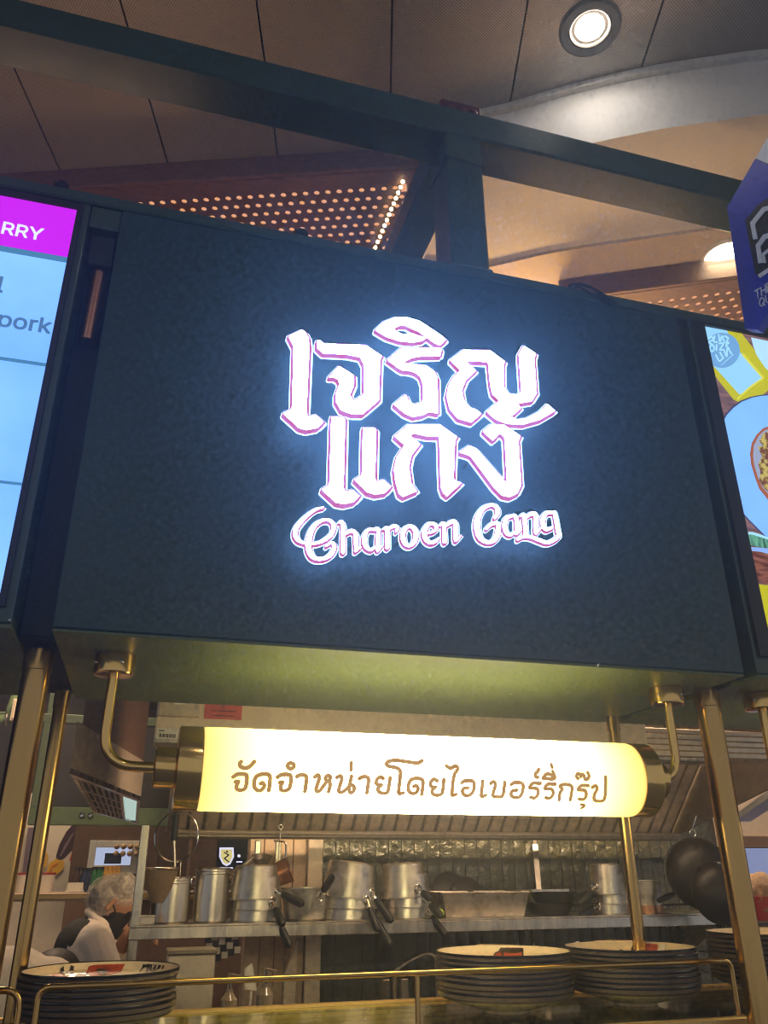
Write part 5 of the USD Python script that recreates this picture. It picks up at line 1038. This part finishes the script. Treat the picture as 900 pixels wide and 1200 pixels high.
# ================================================================== HALL BEHIND, RIGHT
t = thing('pass_wall', 'beige wall beyond the kitchen with a bluish window', 'partition', (3.6, 4.6, 0), kind='structure')
wx0 = aty(866, 990, 4.6)[0]; wz0, wz1 = aty(890, 1064, 4.6)[2], aty(890, 994, 4.6)[2]; w0 = aty(872, 1000, 4.6)[0]
part(t, 'wall_top', bx(wx0-.1, 6.8, 4.6, 4.7, wz1+.05, 3.19, .0), 'cream_wall'); part(t, 'wall_base', bx(wx0-.1, 6.8, 4.6, 4.7, 0, wz0, 0), 'brown_wall'); part(t, 'jamb', bx(wx0-.1, w0, 4.6, 4.7, wz0+.0005, wz1+.0495, .003), 'cream_wall'); part(t, 'lintel_trim', bx(wx0-.1, 6.8, 4.57, 4.5995, wz1+.0, wz1+.07, .003), 'brown_wall')
part(t, 'window_pane', bx(w0, 6.0, 4.66, 4.67, wz0+.0005, wz1+.049, 0), 'far_window', smooth=False)
for xq in (w0+.01, aty(898, 1000, 4.6)[0]+.25): part(t, 'mullion', bx(xq, xq+.03, 4.63, 4.659, wz0+.001, wz1-.001, .002), 'paper_white')
pr0, pr1 = aty(862, 962, 3.9), aty(902, 934, 3.2)
t = thing('light_trough', 'pale sloping strip light housing beyond the hood end', 'light', pr0); dvv = pr1-pr0
part(t, 'trough', hull([p_+np.array(o) for p_ in (pr0, pr1+dvv*.8) for o in ((0, 0, 0), (.10, 0, 0), (0, 0, .03), (.10, 0, .03))]), 'bracket_white', smooth=False); part(t, 'end_cap', hull([pr0-dvv*.02+np.array(o) for o in ((-.003, 0, -.003), (.103, 0, -.003), (-.003, 0, .033), (.103, 0, .033))] + [pr0-dvv*.002+np.array(o) for o in ((-.003, 0, -.003), (.103, 0, -.003), (-.003, 0, .033), (.103, 0, .033))]), 'steel', smooth=False)
q = aty(893, 1072, 3.9); t = thing('red_tub', 'red tub heaped with tan food by the far window', 'tub', q); zq = aty(890, 1078, 3.9)[2]
part(t, 'tub', lathe([(0, zq), (.10, zq), (.125, zq+.11), (.120, zq+.11), (.097, zq+.006), (0, zq+.006)], 32, (q[0]+.03, 3.9, 0)), 'tub_red')
hp_ = trimesh.creation.icosphere(3, 1.0); hp_.vertices *= [.115, .115, .12]; hp_.vertices += (meshkit.noise(np.array(hp_.vertices)*40)[:, None]-.5)*.03; hp_.vertices += [q[0]+.03, 3.9, zq+.10]; part(t, 'heap', hp_, 'food_tan', smooth=True)
t = thing('pass_counter', 'dark counter below the far window at the right edge', 'counter', (q[0], 3.9, 0)); part(t, 'top', bx(2.75, 5.5, 3.72, 4.3, zq-.05, zq-.0005, .004), 'dark_panel'); part(t, 'base', bx(2.8, 5.4, 3.76, 4.25, 0, zq-.0505, .004), 'brown_wall')
q = aty(862, 1062, 3.8); t = thing('red_bucket', 'red bucket half hidden behind the thick brass post', 'bucket', (q[0], 3.85, zq)); part(t, 'bucket', lathe([(0, zq), (.06, zq), (.08, zq+.14), (.076, zq+.14), (.057, zq+.005), (0, zq+.005)], 32, (q[0], 3.85, 0)), 'tub_red'); part(t, 'rim', ring((q[0], 3.85, zq+.14), .079, .004, 'z', 32, 8), 'lid_red')

# ================================================================== PEOPLE
def limb(bones, refine=.02, smooth=8):
    """Bones as (p, radius, q, radius): hulls of spheres joined into one smooth surface."""
    ms_ = []
    for p_, r_, q_, s_ in bones:
        a_ = m3.Manifold.sphere(r_, 20).translate([float(v) for v in p_]); b_ = m3.Manifold.sphere(s_, 20).translate([float(v) for v in q_])
        ms_.append(m3.Manifold.batch_hull([a_, b_]))
    m_ = ms_[0]
    for k in ms_[1:]: m_ = m_ + k
    m_ = m_.refine_to_length(refine).to_mesh(); tm = trimesh.Trimesh(m_.vert_properties[:, :3], m_.tri_verts, process=True)
    if smooth: trimesh.smoothing.filter_taubin(tm, lamb=.5, nu=.53, iterations=smooth)
    return tm
V = lambda *a_: np.array(a_, float)
def wrinkle(bones, refine=.016, smooth=6, amp=.012, sc=(22, 22, 11)):
    tm = limb(bones, refine, smooth); v = np.array(tm.vertices); v += tm.vertex_normals*((meshkit.fbm(v*np.array(sc), 3, 5)-.5)*amp)[:, None]
    return trimesh.Trimesh(v, tm.faces, process=False)
def hand(wrist, d, up, side):
    """Five curled fingers on a palm; d points along the hand, up is the back of the hand, side towards the thumb."""
    d, up, side = [v/np.linalg.norm(v) for v in (d, up, side)]; palm = wrist+d*.085; b = [(wrist, .024, wrist+d*.05, .028), (wrist+d*.045+side*.02, .017, palm+side*.026, .013), (wrist+d*.045-side*.02, .017, palm-side*.024, .012)]
    for k, (o, L) in enumerate(((.030, .068), (.011, .076), (-.009, .070), (-.028, .055))):
        s = palm+side*o; m1 = s+(d-up*.35)*L*.45; m2 = m1+(d*.6-up*.9)*L*.36; m4 = m2+(d*.1-up*1.0)*L*.25; b += [(s, .0095, m1, .0088), (m1, .0088, m2, .0082), (m2, .0082, m4, .0075)]
    t0 = wrist+d*.03+side*.026; t1 = t0+d*.03+side*.03-up*.01; t2 = t1+d*.032+side*.006-up*.012; return b+[(t0, .013, t1, .0105), (t1, .0105, t2, .009)]
# --- cook: side view, facing right, head bent
YC = 4.0
P = lambda px, py, dy=0: aty(px, py, YC+dy)
hc = P(134, 1059); hc_net = P(134, 1050); neck = P(116, 1082); chest = P(102, 1113); waist = P(98, 1148); hip = V(waist[0]-.01, YC, .93)
ck = thing('person', 'cook in hairnet, black mask, white shirt and dark vest, head bent over work', 'person', (hip[0], YC, 0))
shn, shf = P(113, 1103, -.15), P(113, 1100, .17)
eln, elf = P(131, 1150, -.22), P(138, 1128, .22); wrn, wrf = P(158, 1148, -.12), P(150, 1096, .12)
wrn = V(wrn[0], YC-.14, 1.10); elf = V(elf[0], YC+.24, 1.22); wrf = P(148, 1094, .10)
hd_d = (V(.62, -.22, -.62)); fw = hd_d/np.linalg.norm(hd_d); upv = V(.62, 0, .75); upv -= fw*np.dot(upv, fw); upv /= np.linalg.norm(upv)
bones = [(hc-fw*.015+upv*.01, .074, hc+fw*.01+upv*.012, .072), (hc+fw*.02, .066, hc+fw*.05-upv*.06, .042), (hc-fw*.02-upv*.01, .066, hc+fw*.035-upv*.03, .06), (neck+V(.02, 0, .01), .052, hc-upv*.05-fw*.01, .056), (neck, .05, chest+V(0, 0, .05), .07),
         (hc+fw*.085-upv*.005, .010, hc+fw*.105-upv*.03, .014), (hc+fw*.085-upv*.05, .016, hc+fw*.08-upv*.06, .016)]
for s in (-1, 1): bones.append((hc-fw*.01+V(0, s*.083, 0)+upv*.012, .012, hc-fw*.008+V(0, s*.088, 0)-upv*.028, .011))
bones += [(chest+V(0, s*.07, 0), .095, waist+V(0, s*.06, 0), .10) for s in (-1, 1)] + [(waist+V(0, s*.06, 0), .10, hip+V(0, s*.06, 0), .11) for s in (-1, 1)]
for sh_, el_, wr_ in ((shn, eln, wrn), (shf, elf, wrf)): bones += [(chest+V(0, (sh_[1]-YC)*.5, .02), .07, sh_, .052), (sh_, .056, el_, .043), (el_, .043, wr_, .027)]
bones += hand(wrn, V(1, .4, -.1), V(0, 0, 1), V(0, 1, 0)) + hand(wrf, V(.9, -.3, .1), V(0, 0, 1), V(0, -1, 0))
for s in (-1, 1):
    hp2 = hip+V(0, s*.09, -.05); kn = V(hip[0]+.03, YC+s*.1, .48); an = V(hip[0]-.01, YC+s*.1, .09); bones += [(hp2, .095, kn, .06), (kn, .058, an, .04), (an, .04, an+V(.13, 0, -.055), .033), (an+V(0, 0, -.03), .04, an+V(-.03, 0, -.05), .036)]
part(ck, 'body', limb(bones, .016, 6), 'skin', smooth=True)
part(ck, 'shirt', wrinkle([(chest+V(0, s*.07, 0), .108, waist+V(0, s*.06, 0), .113) for s in (-1, 1)] + [(neck+V(-.005, 0, -.02), .064, chest+V(.005, s*.07, .02), .095) for s in (-1, 1)] + [x for sh_, el_, wr_ in ((shn, eln, wrn), (shf, elf, wrf)) for x in ((chest+V(0, (sh_[1]-YC)*.5, .02), .085, sh_, .064), (sh_, .064, el_, .054), (el_, .054, el_+(wr_-el_)*.45, .047))], .016, 6), 'shirt_white', smooth=True)
part(ck, 'collar', xform(ring((0, 0, 0), .064, .016, 'z', 28, 8), trimesh.transformations.translation_matrix(neck+V(.004, 0, .012)) @ rotm([0, 1, 0], 32)), 'shirt_white', smooth=True)
part(ck, 'vest', limb([(chest+V(-.02, s*.055, .01), .110, waist+V(-.015, s*.05, 0), .115) for s in (-1, 1)] + [(neck+V(-.035, 0, -.03), .058, chest+V(-.028, s*.04, .02), .10) for s in (-1, 1)] + [(waist+V(-.015, s*.05, 0), .118, hip+V(0, s*.05, .05), .12) for s in (-1, 1)], .02, 6), 'vest_black', smooth=True)
part(ck, 'trousers', limb([(hip+V(0, s*.055, .04), .115, hip+V(0, s*.055, 0), .118) for s in (-1, 1)] + [y for s in (-1, 1) for y in ((hip+V(0, s*.09, -.05), .105, V(hip[0]+.03, YC+s*.1, .48), .075), (V(hip[0]+.03, YC+s*.1, .48), .074, V(hip[0]-.01, YC+s*.1, .10), .06))], .025, 6), 'trouser_dark', smooth=True)
for s in (-1, 1): an = V(hip[0]-.01, YC+s*.1, .05); part(ck, 'shoe', limb([(an+V(-.04, 0, -.002), .046, an+V(.10, 0, -.006), .042), (an+V(.10, 0, -.006), .042, an+V(.16, 0, -.012), .036)], .02, 4), 'black_rubber', smooth=True)
net = limb([(hc_net+V(-.030, 0, -.006), .090, hc_net+V(.022, 0, .008), .086)], .012, 4); vv = np.array(net.vertices); vv += net.vertex_normals*((meshkit.fbm(vv*45, 3)-.5)*.02)[:, None]
part(ck, 'hairnet', trimesh.Trimesh(vv, net.faces, process=False), 'hairnet', smooth=True)
part(ck, 'hair', limb([(hc_net+V(-.024, 0, -.008), .080, hc_net+V(.016, 0, .006), .076)], .015, 4), 'hair', smooth=True)
part(ck, 'face_mask', limb([(hc+fw*.045-upv*.030, .062, hc+fw*.075-upv*.065, .042), (hc+fw*.03-upv*.05, .058, hc+fw*.055-upv*.085, .036)], .012, 4), 'mask_black', smooth=True)
for s in (-1, 1): part(ck, 'mask_strap', sweep([hc+fw*.05-upv*.03+V(0, s*.066, 0), hc+fw*.02-upv*.01+V(0, s*.083, 0), hc-fw*.012+upv*.0+V(0, s*.093, 0)], .003, 6), 'mask_black'); part(ck, 'eye', trimesh.creation.icosphere(2, .012).apply_translation(hc+fw*.078+upv*.018+V(0, s*.032, 0)), 'print_black')
# --- second kitchen worker: white shirt, bent away at the left edge
YW = 3.05
bk, shd, hp3 = aty(6, 1175, YW), aty(30, 1118, YW), V(aty(-30, 1180, YW)[0]-.02, YW, .95)
w2 = thing('person', 'worker in a white shirt bending over behind the left brass posts', 'person', (hp3[0], YW, 0))
top_ = aty(22, 1108, YW); mid_ = aty(4, 1130, YW); head_ = V(top_[0]+.10, YW+.22, top_[2]-.10); head_[2] = min(head_[2], 1.25)
def worker(t, hip, mid, top, head, facing, shirt):
    b = [(hip, .135, mid, .13), (mid, .13, top+V(0, 0, -.13), .11), (top+V(0, 0, -.13), .10, head, .055), (head, .088, head+facing*.03+V(0, 0, -.03), .075), (head+facing*.08+V(0, 0, -.01), .012, head+facing*.1+V(0, 0, -.03), .014)]
    sd = np.cross(facing, V(0, 0, 1)); sd /= np.linalg.norm(sd); sleeves = []
    for s in (-1, 1):
        a_ = top+sd*s*.17+V(0, 0, -.14); e_ = a_+facing*.12+V(0, 0, -.26); w_ = e_+facing*.22+V(0, 0, -.02); b += [(top+sd*s*.09+V(0, 0, -.13), .08, a_, .058), (a_, .055, e_, .043), (e_, .042, w_, .028)] + hand(w_, facing, V(0, 0, 1), -sd*s); sleeves += [(top+sd*s*.09+V(0, 0, -.125), .095, a_, .072), (a_, .072, e_, .06)]
        b.append((head+sd*s*.085+V(0, 0, .01), .012, head+sd*s*.088+V(0, 0, -.025), .011))
        h2 = hip+sd*s*.09+V(0, 0, -.05); k_ = V(h2[0], h2[1], .48)+facing*.03; an_ = V(h2[0], h2[1], .09); b += [(h2, .095, k_, .06), (k_, .058, an_, .042), (an_, .042, an_+facing*.13+V(0, 0, -.055), .033)]
        part(t, 'trouser_leg', limb([(h2, .11, k_, .078), (k_, .077, V(h2[0], h2[1], .10), .062)], .03, 5), 'trouser_dark', smooth=True); part(t, 'shoe', limb([(V(h2[0], h2[1], .046)-facing*.03, .045, V(h2[0], h2[1], .043)+facing*.14, .040)], .02, 3), 'black_rubber', smooth=True)
    part(t, 'body', limb(b, .018, 6), 'skin', smooth=True)
    part(t, 'shirt', wrinkle([(hip+V(0, 0, .02), .15, mid, .148), (mid, .148, top+V(0, 0, -.13), .13)]+sleeves, .022, 6), shirt, smooth=True)
    part(t, 'hair', limb([(head+V(0, 0, .03)-facing*.02, .092, head+V(0, 0, .035)+facing*.01, .09), (head-facing*.04, .08, head-facing*.03+V(0, 0, -.05), .06)], .018, 4), 'hair', smooth=True)
    for s in (-1, 1): part(t, 'eye', trimesh.creation.icosphere(1, .011).apply_translation(head+facing*.078+sd*s*.032+V(0, 0, .015)), 'print_black')
fx = V(.05, .99, 0); fx /= np.linalg.norm(fx)
worker(w2, hp3, mid_+V(0, 0, -.10), top_, head_, fx, 'shirt_white')
# --- far figure in black, arms folded in front
YF = 7.9
tp = aty(70, 1062, YF); hp4 = V(tp[0]-.02, YF, .95)
w3 = thing('person', 'small figure in black clothing standing beneath the bar ledge in the distance', 'person', (hp4[0], YF, 0))
sc = tp[2]; worker(w3, V(hp4[0], YF, sc-.55), V(hp4[0], YF, sc-.25), V(tp[0], YF, sc+.02), V(tp[0]+.02, YF-.02, sc+.17), V(.9, -.43, 0)/np.linalg.norm([.9, .43]), 'cloth_dark')
wx = aty(57, 1075, 8.4); t = thing('far_light_box', 'tall bright narrow light panel far behind the figure in black', 'light', wx); part(t, 'panel', bx(wx[0]-.05, wx[0]+.13, 8.4, 8.42, 1.0, wx[2]+.2, .003), 'far_screen_white'); part(t, 'frame', [bx(wx[0]-.08, wx[0]-.0505, 8.39, 8.43, .0, wx[2]+.2, .003), bx(wx[0]+.1305, wx[0]+.16, 8.39, 8.43, .0, wx[2]+.2, .003)], 'steel_dark')

# ================================================================== HAZE of the busy kitchen
hz = thing('haze', 'thin steam haze hanging in the air around the stall', 'haze', (0, 0, 0), kind='stuff')
MATS['haze_air'] = usdkit.material(stage, '/World/Looks/haze_air', {'v': ('principled_volume', dict(color=(.9, .93, 1.0), density=0.035, anisotropy=.78))}, volume='v.volume')
part(hz, 'air', trimesh.creation.box(bounds=[[-2.5, -1.0, .3], [4.0, 3.59, 3.67]]), 'haze_air', smooth=False)
